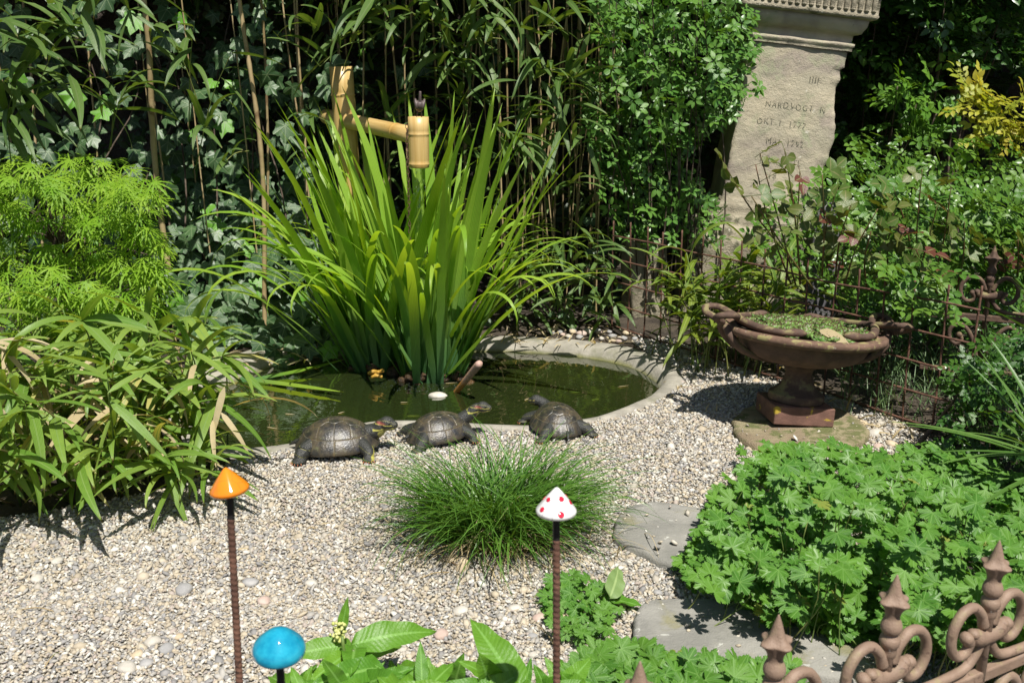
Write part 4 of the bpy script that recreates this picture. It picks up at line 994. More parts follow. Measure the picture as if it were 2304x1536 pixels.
def maple_leaf(seed):
    q = random.Random(seed); tm = TM()
    for c, L in ((-105, .55), (-68, .8), (-33, .95), (0, 1.05), (33, .95), (68, .8), (105, .55)):
        L *= q.uniform(.9, 1.1); n = 9; V = []; U = []; c2 = R(c+q.uniform(-6, 6)); dr = q.uniform(0.20, 0.55)
        dx, dy = math.sin(c2), math.cos(c2)
        for i in range(n+1):
            t = i/n; w = 0.040*L*math.sin(math.pi*min(1, 0.12+0.88*t))**0.6*(1.45 if i % 2 else 0.55)*(1 if i < n else 0.1)
            x, y, z = dx*L*t, dy*L*t, -dr*(t*L)**2
            b = 0.5*w
            V += [(x-dy*w+dx*b, y+dx*w+dy*b, z), (x+dy*w+dx*b, y-dx*w+dy*b, z)]; U += [(-1, t, 0), (1, t, 0)]
        F = []
        for i in range(n): F += [(2*i, 2*i+1, 2*i+3), (2*i, 2*i+3, 2*i+2)]
        tm.add(V, F, U)
    return (*tm.get(), 2.0)
def leaflet(L, W, n=4, droop=0.3, fold=0.2):
    V, F, U, s = blade('ovate', L, W, n, 0.15, droop, 1.2, fold); return V, F, U
def akebia_leaf(seed):
    q = random.Random(seed); tm = TM()
    for c in (-120, -62, 0, 62, 120):
        V, F, U = leaflet(q.uniform(.5, .62), q.uniform(.26, .32), 4, q.uniform(.1, .6), .15); a = R(c+q.uniform(-8, 8)); ca, sa = math.cos(a), math.sin(a)
        V = V+np.array([0.12, 0, 0]); tm.add(np.stack([V[:, 0]*sa+V[:, 1]*ca, V[:, 0]*ca-V[:, 1]*sa, V[:, 2]], 1), F, U)
    V, F, U = tube([(0, -0.5, -0.1), (0, -0.2, 0.0), (0, 0, 0)], 0.012, 4); tm.add(V, F, U)
    return (*tm.get(), 1.3)
def pinnate_leaf(seed, n=5, lw=0.62):
    q = random.Random(seed); tm = TM(); tm.add(*tube([(0, -0.3, -.06), (0, 0.3, 0.02), (0, 0.62, 0)], 0.012, 4))
    spots = [(0.02, -70), (0.02, 70), (0.34, -58), (0.34, 58), (0.62, 0)][-n:]
    for y0, c in spots:
        V, F, U = leaflet(q.uniform(.40, .5)*(1.12 if c == 0 else 1), q.uniform(.27, .32)*lw/0.62, 4, q.uniform(.0, .5), .25); a = R(c+q.uniform(-8, 8)); ca, sa = math.cos(a), math.sin(a)
        tm.add(np.stack([V[:, 0]*sa+V[:, 1]*ca, V[:, 0]*ca-V[:, 1]*sa+y0, V[:, 2]+0.02], 1), F, U)
    return (*tm.get(), 1.2)
def ovate_sprig(seed, n=7):                    # twig with small opposite leaves
    q = random.Random(seed); tm = TM(); tm.add(*tube([(0, 0, 0), (0, 0.5, 0.04), (0, 1, 0)], [0.012, 0.01, 0.006], 4))
    for i in range(n):
        V, F, U = leaflet(q.uniform(.28, .4), q.uniform(.16, .22), 3, q.uniform(.1, .6), .2); a = R((-1)**i*q.uniform(35, 70) if i < n-1 else 0); ca, sa = math.cos(a), math.sin(a)
        tm.add(np.stack([V[:, 0]*sa+V[:, 1]*ca, V[:, 0]*ca-V[:, 1]*sa+0.15+0.85*i/n, V[:, 2]+q.uniform(-.08, .12)], 1), F, U)
    return (*tm.get(), 1.2)
BAM = [blade('bamboo', uni(.85, 1.05), uni(.088, .122), 9, e*.9, b*.8, uni(1.1, 1.9), uni(.1, .3), uni(-.5, .5)) for e, b in [(.9, 1.6), (.6, 1.3), (.3, 1.0), (1.1, 2.2), (.5, 1.9), (.2, .5), (.8, 1.0), (-.2, .6), (0, 1.0), (-.5, .5), (1.2, 1.4), (.4, .8)]]
IVY = [ivy_leaf(k) for k in range(12)]; GER = [geranium_leaf(k) for k in range(10)]; MAP = [maple_leaf(k) for k in range(8)]
AKE = [akebia_leaf(k) for k in range(8)]; ROS = [pinnate_leaf(k) for k in range(8)]; ROS3 = [pinnate_leaf(k+30, 3, 0.85) for k in range(6)]; SPR = [ovate_sprig(k) for k in range(8)]

# leaf materials
L_ivy = leaf_mat('ivy_leaf', (0.038, 0.090, 0.032, 1), (0.075, 0.145, 0.050, 1), 0.12, 0.45, 0.5, vein=(0.16, 0.22, 0.11, 1), veinw=0.085, odd=(0.94, (0.10, 0.26, 0.02, 1)), nscale=18)
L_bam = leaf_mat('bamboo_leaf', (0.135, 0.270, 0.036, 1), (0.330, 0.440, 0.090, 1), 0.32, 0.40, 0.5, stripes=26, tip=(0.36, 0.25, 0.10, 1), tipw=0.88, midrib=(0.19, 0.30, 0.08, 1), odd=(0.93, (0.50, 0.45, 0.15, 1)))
L_bamd = leaf_mat('dark_bamboo_leaf', (0.085, 0.165, 0.036, 1), (0.155, 0.245, 0.060, 1), 0.28, 0.42, 0.5, stripes=26, tip=(0.36, 0.27, 0.12, 1), tipw=0.88, midrib=(0.14, 0.2, 0.07, 1))  # deeper green for the leaves of the tall stands
L_bamy = leaf_mat('yellowish_bamboo_leaf', (0.105, 0.215, 0.022, 1), (0.25, 0.30, 0.035, 1), 0.32, 0.42, 0.5, stripes=26, tip=(0.42, 0.3, 0.11, 1), tipw=0.85, midrib=(0.27, 0.34, 0.08, 1))
L_dead = leaf_mat('dry_bamboo_leaf', (0.50, 0.39, 0.22, 1), (0.68, 0.57, 0.37, 1), 0.25, 0.6, 0.2, stripes=20)
L_iris = leaf_mat('iris_leaf', (0.235, 0.440, 0.036, 1), (0.430, 0.600, 0.080, 1), 0.42, 0.36, 0.45, stripes=19, base=(0.115, 0.280, 0.125, 1), basew=0.58, nscale=5)
L_map = leaf_mat('maple_leaf', (0.155, 0.320, 0.018, 1), (0.31, 0.470, 0.040, 1), 0.40, 0.5, 0.3)
L_ake = leaf_mat('akebia_leaf', (0.065, 0.180, 0.026, 1), (0.145, 0.285, 0.045, 1), 0.24, 0.36, 0.5, midrib=(0.13, 0.25, 0.06, 1))
L_ros = leaf_mat('rose_leaf', (0.060, 0.165, 0.018, 1), (0.145, 0.265, 0.034, 1), 0.25, 0.34, 0.45, midrib=(0.11, 0.21, 0.05, 1))
L_rred = leaf_mat('young_rose_leaf', (0.085, 0.155, 0.030, 1), (0.16, 0.165, 0.040, 1), 0.25, 0.34, 0.4, midrib=(0.2, 0.2, 0.08, 1), odd=(0.86, (0.125, 0.045, 0.030, 1)))
L_yel = leaf_mat('golden_leaf', (0.25, 0.34, 0.035, 1), (0.55, 0.47, 0.060, 1), 0.34, 0.4, 0.4)
L_shr = leaf_mat('shrub_leaf', (0.038, 0.110, 0.018, 1), (0.085, 0.190, 0.026, 1), 0.25, 0.3, 0.5)
L_ger = leaf_mat('cranesbill_leaf', (0.070, 0.195, 0.024, 1), (0.135, 0.290, 0.036, 1), 0.28, 0.42, 0.35, vein=(0.16, 0.31, 0.07, 1), veinw=0.08, odd=(0.988, (0.22, 0.27, 0.05, 1)))
L_gra = leaf_mat('sedge_blade', (0.060, 0.165, 0.022, 1), (0.150, 0.290, 0.045, 1), 0.30, 0.35, 0.5, base=(0.24, 0.17, 0.07, 1), basew=0.22)
L_pok = leaf_mat('broad_leaf', (0.085, 0.235, 0.020, 1), (0.165, 0.340, 0.032, 1), 0.30, 0.42, 0.4, midrib=(0.19, 0.38, 0.08, 1), nscale=24, pinn=110)
L_yuc = leaf_mat('strap_leaf', (0.075, 0.175, 0.030, 1), (0.160, 0.270, 0.060, 1), 0.2, 0.35, 0.5, stripes=22)
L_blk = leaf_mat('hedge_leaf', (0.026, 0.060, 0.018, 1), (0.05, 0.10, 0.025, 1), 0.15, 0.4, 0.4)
M_culm = solid('bamboo_culm', (0.30, 0.22, 0.105, 1), (0.44, 0.34, 0.19, 1), 6, 0.6, 0.15, 40, spots=[(9, 0.55, 0.66, (0.19, 0.12, 0.06, 1)), (5, 0.62, 0.7, (0.16, 0.19, 0.05, 1))])
M_bark = solid('bark', (0.06, 0.042, 0.03, 1), (0.13, 0.10, 0.075, 1), 30, 0.9, 0.6, 70)
M_stem = solid('green_stem', (0.10, 0.17, 0.035, 1), (0.20, 0.21, 0.06, 1), 12, 0.55, 0.1)
M_rstem = solid('reddish_stem', (0.13, 0.055, 0.03, 1), (0.11, 0.13, 0.035, 1), 12, 0.5, 0.1)
def rsun(spread=0.9, up=0.6):                 # a leaf's facing: up and to the light, scattered
    return (Vector((0.25, -0.5, up))+Vector((rng.gauss(0, 1), rng.gauss(0, 1), rng.gauss(0, 1)))*spread*0.5).normalized()
def stem(parent, name, pts, r0, r1, mat, n=14, k=6):
    P = smoothcurve(pts, n); o = ob(name, TM().add(*tube(P-np.array(parent.location), np.linspace(r0, r1, n), k)).mesh(name, mat), parent); return P

# ------------------------------------------------------------------ dark hedge added as a black backing, and ivy at the back
def culm_mesh(L, r, seed, nodes=0.16):
    q = random.Random(seed); n = max(8, int(L/0.028)); z = np.linspace(0, L, n); P = np.stack([0*z, 0*z, z], 1)
    for k in range(2): P[:, k] = [0.03*L*mnoise.noise(Vector((zz*0.9, seed*3.3, k*5))) for zz in z]
    rad = np.full(n, r)*(1-0.35*z/L); rad *= np.where((z % nodes) < 0.03, 1.16, 1.0); return tube(P, rad, 7)
CULMS = [TM().add(*culm_mesh(2.6, 0.0085, k)).mesh('culm', M_culm) for k in range(8)]
def culm(parent, x, y, s=1.0, tilt=0.03, z=0.0, h=1.0):
    return ob('culm', CULMS[rng.randrange(8)], parent, Vector((x, YM(y), z))-Vector(parent.location), (rng.gauss(0, tilt), rng.gauss(0, tilt), uni(0, 6)), (s, s, h))

hedge = thing('hedge', 'dark leafy hedge added behind the bamboo to deepen its black gaps', 'hedge', (0, 5.8, 0))
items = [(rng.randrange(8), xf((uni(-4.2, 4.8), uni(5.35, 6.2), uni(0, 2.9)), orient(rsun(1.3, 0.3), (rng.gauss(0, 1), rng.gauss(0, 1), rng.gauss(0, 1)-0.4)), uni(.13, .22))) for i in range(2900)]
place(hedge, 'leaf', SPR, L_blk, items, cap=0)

ivy = thing('ivy', 'dark green ivy with pale veins climbing the wall behind the maple', 'ivy', (-1.2, 4.15, 0))
items = []
def ivy_y(z, px): return 3.50+min(0.62, max(0, z-0.02)*1.0)+0.10*mnoise.noise(Vector((px*0.01, z*4, 0)))
for x, y in sample_poly([(330, 330), (600, 350), (760, 430), (760, 800), (560, 815), (420, 770), (350, 600)], 330, 14):
    yy = 3.6
    for _ in range(3): yy = ivy_y(A(x, y, yy).z, x)
    p = A(x, y, yy+uni(-.06, .10)); n = Vector((rng.gauss(0.1, .38), -1+rng.gauss(0, .2), 0.75+rng.gauss(0, .4)))
    items.append((rng.randrange(12), xf(p, orient(n, (rng.gauss(0, .55), -0.2, -1)), uni(.050, .080))))
for x, y in sample_poly([(-60, -60), (720, -60), (760, 200), (740, 440), (330, 360), (-60, 360)], 240, 22):
    if mnoise.noise(Vector((x*.008, y*.008, 4))) < -.08: continue
    p = A(x, y, 3.86+uni(-.10, .30)); n = Vector((rng.gauss(0.15, .45), -1+rng.gauss(0, .2), 0.6+rng.gauss(0, .45)))
    items.append((rng.randrange(12), xf(p, orient(n, (rng.gauss(0, .55), -0.2, -1)), uni(.045, .080))))
for x, y in sample_poly([(-60, 300), (350, 340), (380, 760), (-60, 800)], 90, 20):
    p = A(x, y, 3.8+uni(-.1, .2)); items.append((rng.randrange(12), xf(p, orient((rng.gauss(0, .4), -1, .6+rng.gauss(0, .3)), (rng.gauss(0, .5), 0, -1)), uni(.05, .08))))
for i in range(380):
    p = Vector((uni(-3.0, -0.3), uni(4.8, 5.25), uni(0, 1.9))); items.append((rng.randrange(12), xf(p, orient((rng.gauss(0, .5), -1, .5+rng.gauss(0, .4)), (rng.gauss(0, .6), 0, -1)), uni(.035, .06))))
for i in range(26):                           # a few at the far end beside the bamboo
    p = A(uni(1320, 1440), uni(480, 700), uni(4.0, 4.3)); items.append((rng.randrange(12), xf(p, orient((rng.gauss(0, .4), -1, .6), (rng.gauss(0, .5), 0, -1)), uni(.03, .045))))
for i in range(30):
    p = A(uni(1080, 1330), uni(660, 760), uni(3.75, 3.95)); items.append((rng.randrange(12), xf(p, orient((rng.gauss(0, .4), -1, .8), (rng.gauss(0, .5), 0, -1)), uni(.022, .034))))
place(ivy, 'leaf', IVY, L_ivy, items, cap=300)
for i in range(10):
    x0 = uni(100, 700); P = [A(x0+uni(-20, 20)+k*uni(-20, 20), 790-k*190, 3.72+0.13*k) for k in range(5)]; stem(ivy, 'stem', [p[:] for p in P], 0.005, 0.003, M_bark)

# ------------------------------------------------------------------ bamboo behind the pond
def spray(parent, p0, p1, n, L, mat, sag=0.0, spread=1.0, cap_items=None, az0=None, low=0.5, r=0.0028):
    """a thin branch from p0 to p1 with n leaves set alternately on its outer half"""
    p0, p1 = Vector(p0), Vector(p1); mid = (p0+p1)/2+Vector((0, 0, 0.10*(p1-p0).length)); P = stem(parent, 'branch', [p0[:], mid[:], (p1-Vector((0, 0, sag)))[:]], r, r*0.4, M_stem, 12, 5)
    d = (p1-p0).normalized(); az = math.atan2(d.y, d.x) if az0 is None else az0
    for i in range(n):
        t = low+(1-low)*(i+1)/n; q = Vector(P[min(11, int(t*11))]); sgn = -1 if i % 2 else 1
        a = az+sgn*uni(0.25, 1.25)*spread*(1.15-0.7*t); cap_items.append((rng.randrange(12), xf(q, aimZ(a, uni(-.35, .45), uni(-.5, .5)), L*uni(.75, 1.12))))
def sprays(parent, rows, mat, Lr=(0.2, 0.3), cap=300, azc=None):
    it = []
    for (x0, y0, x1, y1, Y, n, *o) in rows:
        L = uni(*Lr) if not o else o[0]
        spray(parent, A(x0, y0, Y+0.12), A(x1, y1, Y), n, L, mat, cap_items=it, az0=None if len(o) < 2 else o[1])
    return it

bl = thing('bamboo_stand', 'tall bamboo stand with tan culms growing through the ivy', 'bamboo', (-1.3, 4.4, 0))
for x in (70, 125, 215, 380, 405, 470, 492, 582, 603, 668, 705, 722, 20, -40):
    Y = uni(3.72, 4.1); p = A(x+uni(-6, 6), 640, Y); culm(bl, p.x, Y, uni(.35, .8), 0.03, 0, uni(0.9, 1.1))
p = A(388, 640, 3.72); culm(bl, p.x, 3.72, 1.6, 0.004); p = A(597, 640, 3.64); culm(bl, p.x-.015, 3.64, 1.2, 0.006)
rows = [(-80, 240, 82, 52, 3.25, 5, .33, -.2), (-60, 300, 60, 150, 3.3, 5, .30, -.6), (-90, 120, -20, 60, 3.2, 4, .34, -.4), (60, 330, 122, 112, 3.4, 3, .26, .3), (245, 340, 283, 200, 3.5, 6, .24, .1), (250, 330, 262, 230, 3.55, 4, .22, 2.8),
        (470, 310, 380, 70, 3.6, 5, .26, 2.2), (400, 270, 330, 190, 3.55, 4, .24, 2.6), (425, 290, 435, 60, 3.55, 4, .25, -1.5), (480, 300, 455, 290, 3.5, 5, .22, -1.2), (440, 380, 520, 120, 3.6, 4, .22, .2), (560, 340, 500, 370, 3.6, 3, .2, -1), (690, 120, 720, 60, 3.6, 4, .25, -2),
        (180, 40, 110, 10, 3.4, 4, .3, -.6), (30, 420, 15, 240, 3.35, 6, .28, -1.2), (10, 330, 40, 180, 3.3, 5, .3, -.9), (300, 60, 290, 20, 3.6, 4, .27, -1.3), (600, 40, 570, -30, 3.6, 5, .27, -1.5), (660, 270, 730, 270, 3.55, 3, .24, -1.5)]
it = sprays(bl, rows, None)
for x, y in sample_poly([(-60, -60), (330, -60), (300, 120), (130, 260), (-60, 300)], 40, 14): it.append((rng.randrange(12), xf(A(x, y, uni(3.2, 3.6)), aimZ(uni(-1.7, .2), uni(-.1, .7), uni(-.5, .5)), uni(.22, .32))))
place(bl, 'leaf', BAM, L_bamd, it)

bmid = thing('bamboo_stand', 'dense stand of thin tan bamboo culms behind the irises', 'bamboo', (0.15, 4.7, 0))
for i in range(34):
    x = uni(1120, 1345) if i < 25 else uni(760, 1120); Y = uni(3.95, 4.6); p = A(x, 620, Y); culm(bmid, p.x, Y, uni(.30, .62), 0.06, 0, uni(.85, 1.1))
for i in range(18):
    x = uni(780, 1420); Y = uni(4.3, 4.9); p = A(x, 560, Y); culm(bmid, p.x, Y, uni(.4, .8), 0.05)
rows = [(770, 160, 852, 2, 3.55, 10, .31, -1.5), (900, -90, 860, -8, 3.5, 8, .33, -1.4), (960, -100, 960, -20, 3.5, 8, .32, -1.0), (1040, -80, 1010, -30, 3.5, 6, .30, -.6), (840, 20, 980, 60, 3.6, 6, .27, -1.3), (1150, 90, 1000, 120, 3.7, 6, .26, -1.8), (1130, 210, 985, 150, 3.6, 5, .24, -1.6),
        (1240, 330, 1262, 250, 3.6, 7, .27, 3.0), (1180, 420, 1110, 280, 3.55, 7, .27, -.9), (1300, 160, 1200, 180, 3.7, 7, .25, -1.2), (1330, 230, 1255, 170, 3.65, 7, .24, -1.3), (1290, 320, 1230, 190, 3.7, 6, .24, -1), (1060, 290, 1030, 210, 3.7, 6, .24, -2), (1280, 80, 1210, 60, 3.75, 6, .26, -1.1),
        (1130, 130, 1060, 90, 3.8, 6, .25, -1.5), (1190, 300, 1170, 330, 3.6, 6, .24, -1.2), (1320, 420, 1270, 420, 3.75, 6, .22, -1.4), (1250, 560, 1225, 640, 3.75, 8, .21, -1.3), (1290, 600, 1260, 660, 3.72, 8, .20, -1.2), (1200, 640, 1180, 680, 3.7, 6, .18, -1.2), (1310, 500, 1290, 560, 3.8, 6, .2, -1.5), (1150, 500, 1190, 560, 3.8, 6, .2, -1),
        (880, 320, 870, 250, 3.7, 5, .24, -1.4), (820, 90, 720, 150, 3.6, 4, .26, 3.6), (1080, 380, 1060, 330, 3.75, 6, .22, -1.5)]
it = sprays(bmid, rows, None)
for x, y in sample_poly([(740, -60), (1345, -60), (1345, 330), (1200, 330), (1120, 200), (980, 130), (760, 120)], 120, 10):      # hanging leaves
    it.append((rng.randrange(12), xf(A(x, y, uni(3.55, 4.05)), aimZ(uni(-2.6, -.5), uni(.1, .9), uni(-.5, .5)), uni(.17, .27))))
for x, y in sample_poly([(1110, 560), (1340, 500), (1400, 640), (1380, 720), (1150, 720)], 120, 8):
    it.append((rng.randrange(12), xf(A(x, y, uni(3.62, 3.95)), aimZ(uni(-2.8, -.3), uni(-.1, .6), uni(-.5, .5)), uni(.13, .21))))
for i in range(420):                            # leaves deeper in the stand
    it.append((rng.randrange(12), xf((uni(-1.1, 0.75), uni(4.6, 5.4), uni(0.2, 1.5)), aimZ(uni(-2.8, -.3), uni(-.3, .5), uni(-.6, .6)), uni(.14, .25))))
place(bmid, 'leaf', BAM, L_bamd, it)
# the stands' crowns overhead, out of view, shaped to shade the backdrop
shade_crown = []
for i in range(6600):
    x, z = uni(-3.6, 1.2), uni(1.62, 2.85); y = uni(4.08, 6.0)+0.12*(z-1.6)
    if x > 0.15 and y < 4.25+max(0, (x-.15))*0.9: continue
    if mnoise.noise(Vector((x*2.2, y*2.2, z*2.2))) < -0.2: continue
    if x < -.7 and y < 4.2 and rng.random() < .0: continue
    shade_crown.append((rng.randrange(12), xf((x, y, z), aimZ(uni(-3.1, 3.1), uni(-.3, .6), uni(-.6, .6)), uni(.34, .46))))
place(bl, 'leaf', BAM, L_bamd, shade_crown, cap=0, stuffname='shade_crown')
tr_ = thing('added_shade_tree', 'dark leafy tree added behind the gravestone and shrubs to shade the background', 'tree', (2.5, 5.6, 0))  # added tree, crown out of view, darkens the right background
stem(tr_, 'trunk', [(2.5, 5.6, 0), (2.45, 5.6, 1.0), (2.55, 5.55, 2.0)], .07, .04, M_bark, 12, 10)
it = [(rng.randrange(8), xf((uni(1.3, 4.4), uni(4.62, 6.1), uni(1.62, 2.7)), orient(rsun(1.2, .8), (rng.gauss(0, 1), rng.gauss(0, 1), rng.gauss(0, .5))), uni(.20, .30))) for i in range(1600)]
place(tr_, 'leaf', SPR, L_shr, it, cap=0, stuffname='shade_crown')
for i in range(9): stem(tr_, 'branch', [(2.53, 5.55, uni(1.2, 1.9)), (uni(1.7, 3.4), uni(4.9, 5.7), uni(1.7, 2.1)), (uni(1.4, 4.1), uni(4.75, 5.7), uni(1.8, 2.4))], .02, .005, M_bark, 10, 6)

# ------------------------------------------------------------------ akebia climber in front of the stele
ake = thing('akebia_climber', 'bright green five-leaflet climber beside the gravestone', 'climber', (0.7, 4.35, 0))
items = []
AKP = [(1345, -40), (1700, -40), (1705, 60), (1690, 210), (1640, 265), (1560, 330), (1570, 420), (1640, 470), (1625, 540), (1540, 560), (1400, 545), (1350, 430), (1310, 250), (1330, 120)]
for x, y in sample_poly(AKP, 470, 9):
    p = A(x, y, 3.66+uni(0, .30)+(0.10 if y > 300 else 0)); items.append((rng.randrange(8), xf(p, orient(rsun(1.0, 0.7), (rng.gauss(0, 1), -0.3, rng.gauss(-.3, .7))), uni(.050, .074))))
for x, y in sample_poly([(1600, 190), (1720, 180), (1715, 260), (1600, 290)], 14): items.append((rng.randrange(8), xf(A(x, y, 3.66), orient(rsun(.8, .6), (1, 0, 0.1)), uni(.05, .062))))
for i in range(420):
    x, y = rng.choice(sample_poly(AKP, 1)); items.append((rng.randrange(8), xf(A(x, y, 3.95+uni(0, .35)), orient(rsun(1.2, 0.5), (rng.gauss(0, 1), 0, rng.gauss(0, .7))), uni(.05, .075))))
place(ake, 'leaf', AKE, L_ake, items)
for i in range(14):
    x0 = uni(1360, 1640); stem(ake, 'stem', [A(x0+uni(-25, 25), 640-k*170, 3.95-.04*k)[:] for k in range(5)], 0.004, 0.002, M_bark)

# ------------------------------------------------------------------ right-hand shrubs and roses
rose = thing('rose_bush', 'rose bush with glossy green leaves filling the bed behind the rebar fence', 'rose bush', (1.65, 3.95, 0))
RP = [(1880, 330), (2000, 300), (2120, 320), (2340, 300), (2340, 680), (2180, 700), (2000, 700), (1880, 660), (1700, 560), (1680, 480), (1760, 430), (1840, 400)]
items = []
for x, y in sample_poly(RP, 620, 7):
    p = A(x, y, 3.42+uni(0, .45)+0.0012*max(0, 560-y)); items.append((rng.randrange(8), xf(p, orient(rsun(.9, .8), (rng.gauss(0, 1), -.4, rng.gauss(-.2, .6))), uni(.048, .078))))
for x, y in sample_poly([(1880, 440), (2000, 400), (2340, 380), (2340, 690), (2160, 700), (1900, 690)], 260, 8): items.append((rng.randrange(8), xf(A(x, y, 3.05+uni(0, .3)), orient(rsun(.9, .8), (rng.gauss(0, 1), -.4, rng.gauss(-.2, .6))), uni(.05, .075))))
for x, y in sample_poly([(1960, 600), (2340, 560), (2340, 730), (2180, 740), (2050, 720)], 150, 8): items.append((rng.randrange(8), xf(A(x, y, 2.78+uni(0, .22)) if x < 2150 else A(x, y-90, 3.1), orient(rsun(.9, .8), (rng.gauss(0, 1), -.4, rng.gauss(-.2, .6))), uni(.05, .075))))
for i in range(600):
    x, y = rng.choice(sample_poly(RP, 1)); items.append((rng.randrange(8), xf(A(x, y+uni(0, 120), 3.8+uni(0, .5)), orient(rsun(1.1, .6), (rng.gauss(0, 1), 0, rng.gauss(0, .7))), uni(.05, .07))))
place(rose, 'leaf', ROS, L_ros, items)
rr2 = thing('young_rose', 'rose shoots with large bronze-green young leaves reaching over the rebar fence', 'rose bush', (1.2, 3.5, 0))
items = []
shoots = [(1780, 640, 1700, 370), (1790, 640, 1710, 345), (1800, 620, 1765, 335), (1800, 640, 1800, 385), (1830, 650, 1690, 440), (1850, 620, 1850, 395), (1850, 600, 1885, 420), (1880, 620, 1915, 460), (1900, 640, 1900, 540), (1950, 650, 1960, 520), (2000, 640, 2010, 480), (2060, 650, 2075, 380), (2060, 640, 2110, 460), (2090, 660, 2140, 420), (1990, 660, 1980, 590), (2110, 660, 2060, 560), (1900, 640, 1975, 470), (2150, 660, 2170, 500), (2060, 640, 2010, 420), (1760, 560, 1630, 370), (2200, 650, 2240, 560), (2290, 620, 2290, 540), (2130, 640, 2040, 610)]
for x0, y0, x1, y1 in shoots:
    Y = uni(2.92, 3.12); P = stem(rr2, 'shoot', [A(x0, y0, Y+.1)[:], A((x0+x1)/2+uni(-10, 10), (y0+y1)/2, Y+.04)[:], A(x1, y1, Y)[:]], 0.0035, 0.0018, M_rstem, 12)
    for k in range(4):
        q = P[[11, 9, 7, 5][k]]; items.append((rng.randrange(6), xf(q, orient(rsun(.9, .7), (rng.gauss(0, 1), -.3, rng.gauss(.1, .5))), uni(.066, .098))))
place(rr2, 'leaf', ROS3, L_rred, items)
yel = thing('golden_shrub', 'yellow-leaved shrub at the edge of the dark trees', 'shrub', (A(2230, 400, 4.2).x, YM(4.2), 0))
items = []
for x, y in sample_poly([(2150, 190), (2200, 175), (2290, 230), (2350, 250), (2350, 340), (2240, 330), (2200, 280), (2150, 250)], 85, 6): items.append((rng.randrange(8), xf(A(x, y, 4.02+uni(-.1, .15)), orient(rsun(.9, .8), (rng.gauss(0, 1), -.2, rng.gauss(.2, .6))), uni(.09, .13))))
place(yel, 'sprig', SPR, L_yel, items)
stem(yel, 'stem', [(A(2230, 400, 4.2).x, YM(4.2), 0), A(2230, 500, 4.2)[:], A(2220, 250, 4.2)[:]], .01, .004, M_bark)
def shrub(name, label, poly, Y, n, s, mat, protos, deep=0.3, base=None, cap=300, extra=0, spread=1.0):
    c = [sum(p[0] for p in poly)/len(poly), sum(p[1] for p in poly)/len(poly)]; p0 = A(c[0], c[1], Y); t = thing(name, label, 'shrub', (p0.x, p0.y, 0)); it = []
    for x, y in sample_poly(poly, n, 5): it.append((rng.randrange(len(protos)), xf(A(x, y, Y+uni(0, deep)), orient(rsun(spread, .7), (rng.gauss(0, 1), -.3, rng.gauss(0, .6))), uni(*s))))
    for i in range(extra):
        x, y = rng.choice(sample_poly(poly, 1)); it.append((rng.randrange(len(protos)), xf(A(x, y, Y+deep+uni(0, .4)), orient(rsun(1.2, .5), (rng.gauss(0, 1), 0, rng.gauss(0, .6))), uni(*s))))
    place(t, 'sprig', protos, mat, it, cap=cap)
    for k in range(5):
        x, y = rng.choice(sample_poly(poly, 1)); stem(t, 'stem', [(p0.x+uni(-.2, .2), p0.y+.2, 0), ((p0.x+A(x, y, Y).x)/2, p0.y+.2, max(.1, p0.z*.6)), A(x, y, Y+.1)[:]], .008, .003, M_bark)
    return t
shrub('dark_shrub', 'dark green shrub in shade between gravestone and golden shrub', [(1910, -40), (2140, -40), (2150, 160), (2120, 330), (1990, 340), (1900, 400), (1885, 200)], 4.55, 240, (.09, .15), L_shr, SPR, .4, extra=300)
shrub('leafy_shrub', 'leafy shrub with bare twigs above the golden shrub', [(2080, -40), (2350, -40), (2350, 190), (2240, 170), (2150, 130), (2080, 60)], 4.3, 170, (.09, .15), L_shr, SPR, .4, extra=120)
shrub('light_green_shrub', 'light green shrub in front of the dark shrub', [(2010, 170), (2110, 190), (2130, 300), (2080, 330), (2010, 300)], 4.25, 60, (.09, .14), leaf_mat('light_leaf', (0.10, 0.24, 0.03, 1), (0.16, 0.32, 0.04, 1), .3, .35), SPR, .2)
shrub('small_leaved_shrub', 'low small-leaved shrub beside the strap-leaved plant', [(2130, 860), (2190, 790), (2260, 760), (2350, 740), (2350, 1130), (2260, 1150), (2180, 1090), (2120, 1020)], 2.5, 420, (.05, .08), L_shr, SPR, .25, extra=150)
shrub('wall_shrub', 'dense green shrub below the roses along the rebar fence', [(1900, 640), (2200, 640), (2330, 660), (2330, 780), (2150, 850), (2050, 830), (1960, 760)], 3.3, 260, (.06, .10), L_shr, SPR, .3, extra=200)

lav = thing('lavender', 'grey-green narrow-leaved lavender sprigs behind the rebar fence', 'plant', (1.5, 3.1, 0)); it = []
LAV = [blade('grass', 1.0, .05, 5, e, b, 1.2, .2) for e, b in [(1.3, .3), (1.0, .4), (.7, .3)]]
for i in range(150):
    x, y = uni(1880, 2260), uni(800, 960); b0 = G(x, y)
    if b0.y < 2.52+0.0*x: continue
    for j in range(7): it.append((rng.randrange(3), xf(b0+Vector((rng.gauss(0, .01), rng.gauss(0, .01), uni(0, .12))), aimZ(uni(-3.1, 3.1), uni(-.2, .3)), uni(.04, .08))))
place(lav, 'sprig', LAV, leaf_mat('lavender_leaf', (.09, .17, .06, 1), (.15, .23, .09, 1), .2, .5), it, cap=0, stuffname='leaves')
shrub('ground_cover_shrub', 'leafy ground cover in the shade behind the rebar fence', [(1840, 780), (1960, 800), (2100, 840), (2250, 900), (2330, 1080), (2200, 1120), (2120, 1010), (2040, 930), (1900, 880)], 3.2, 160, (.05, .09), L_blk, SPR, .2, extra=40)

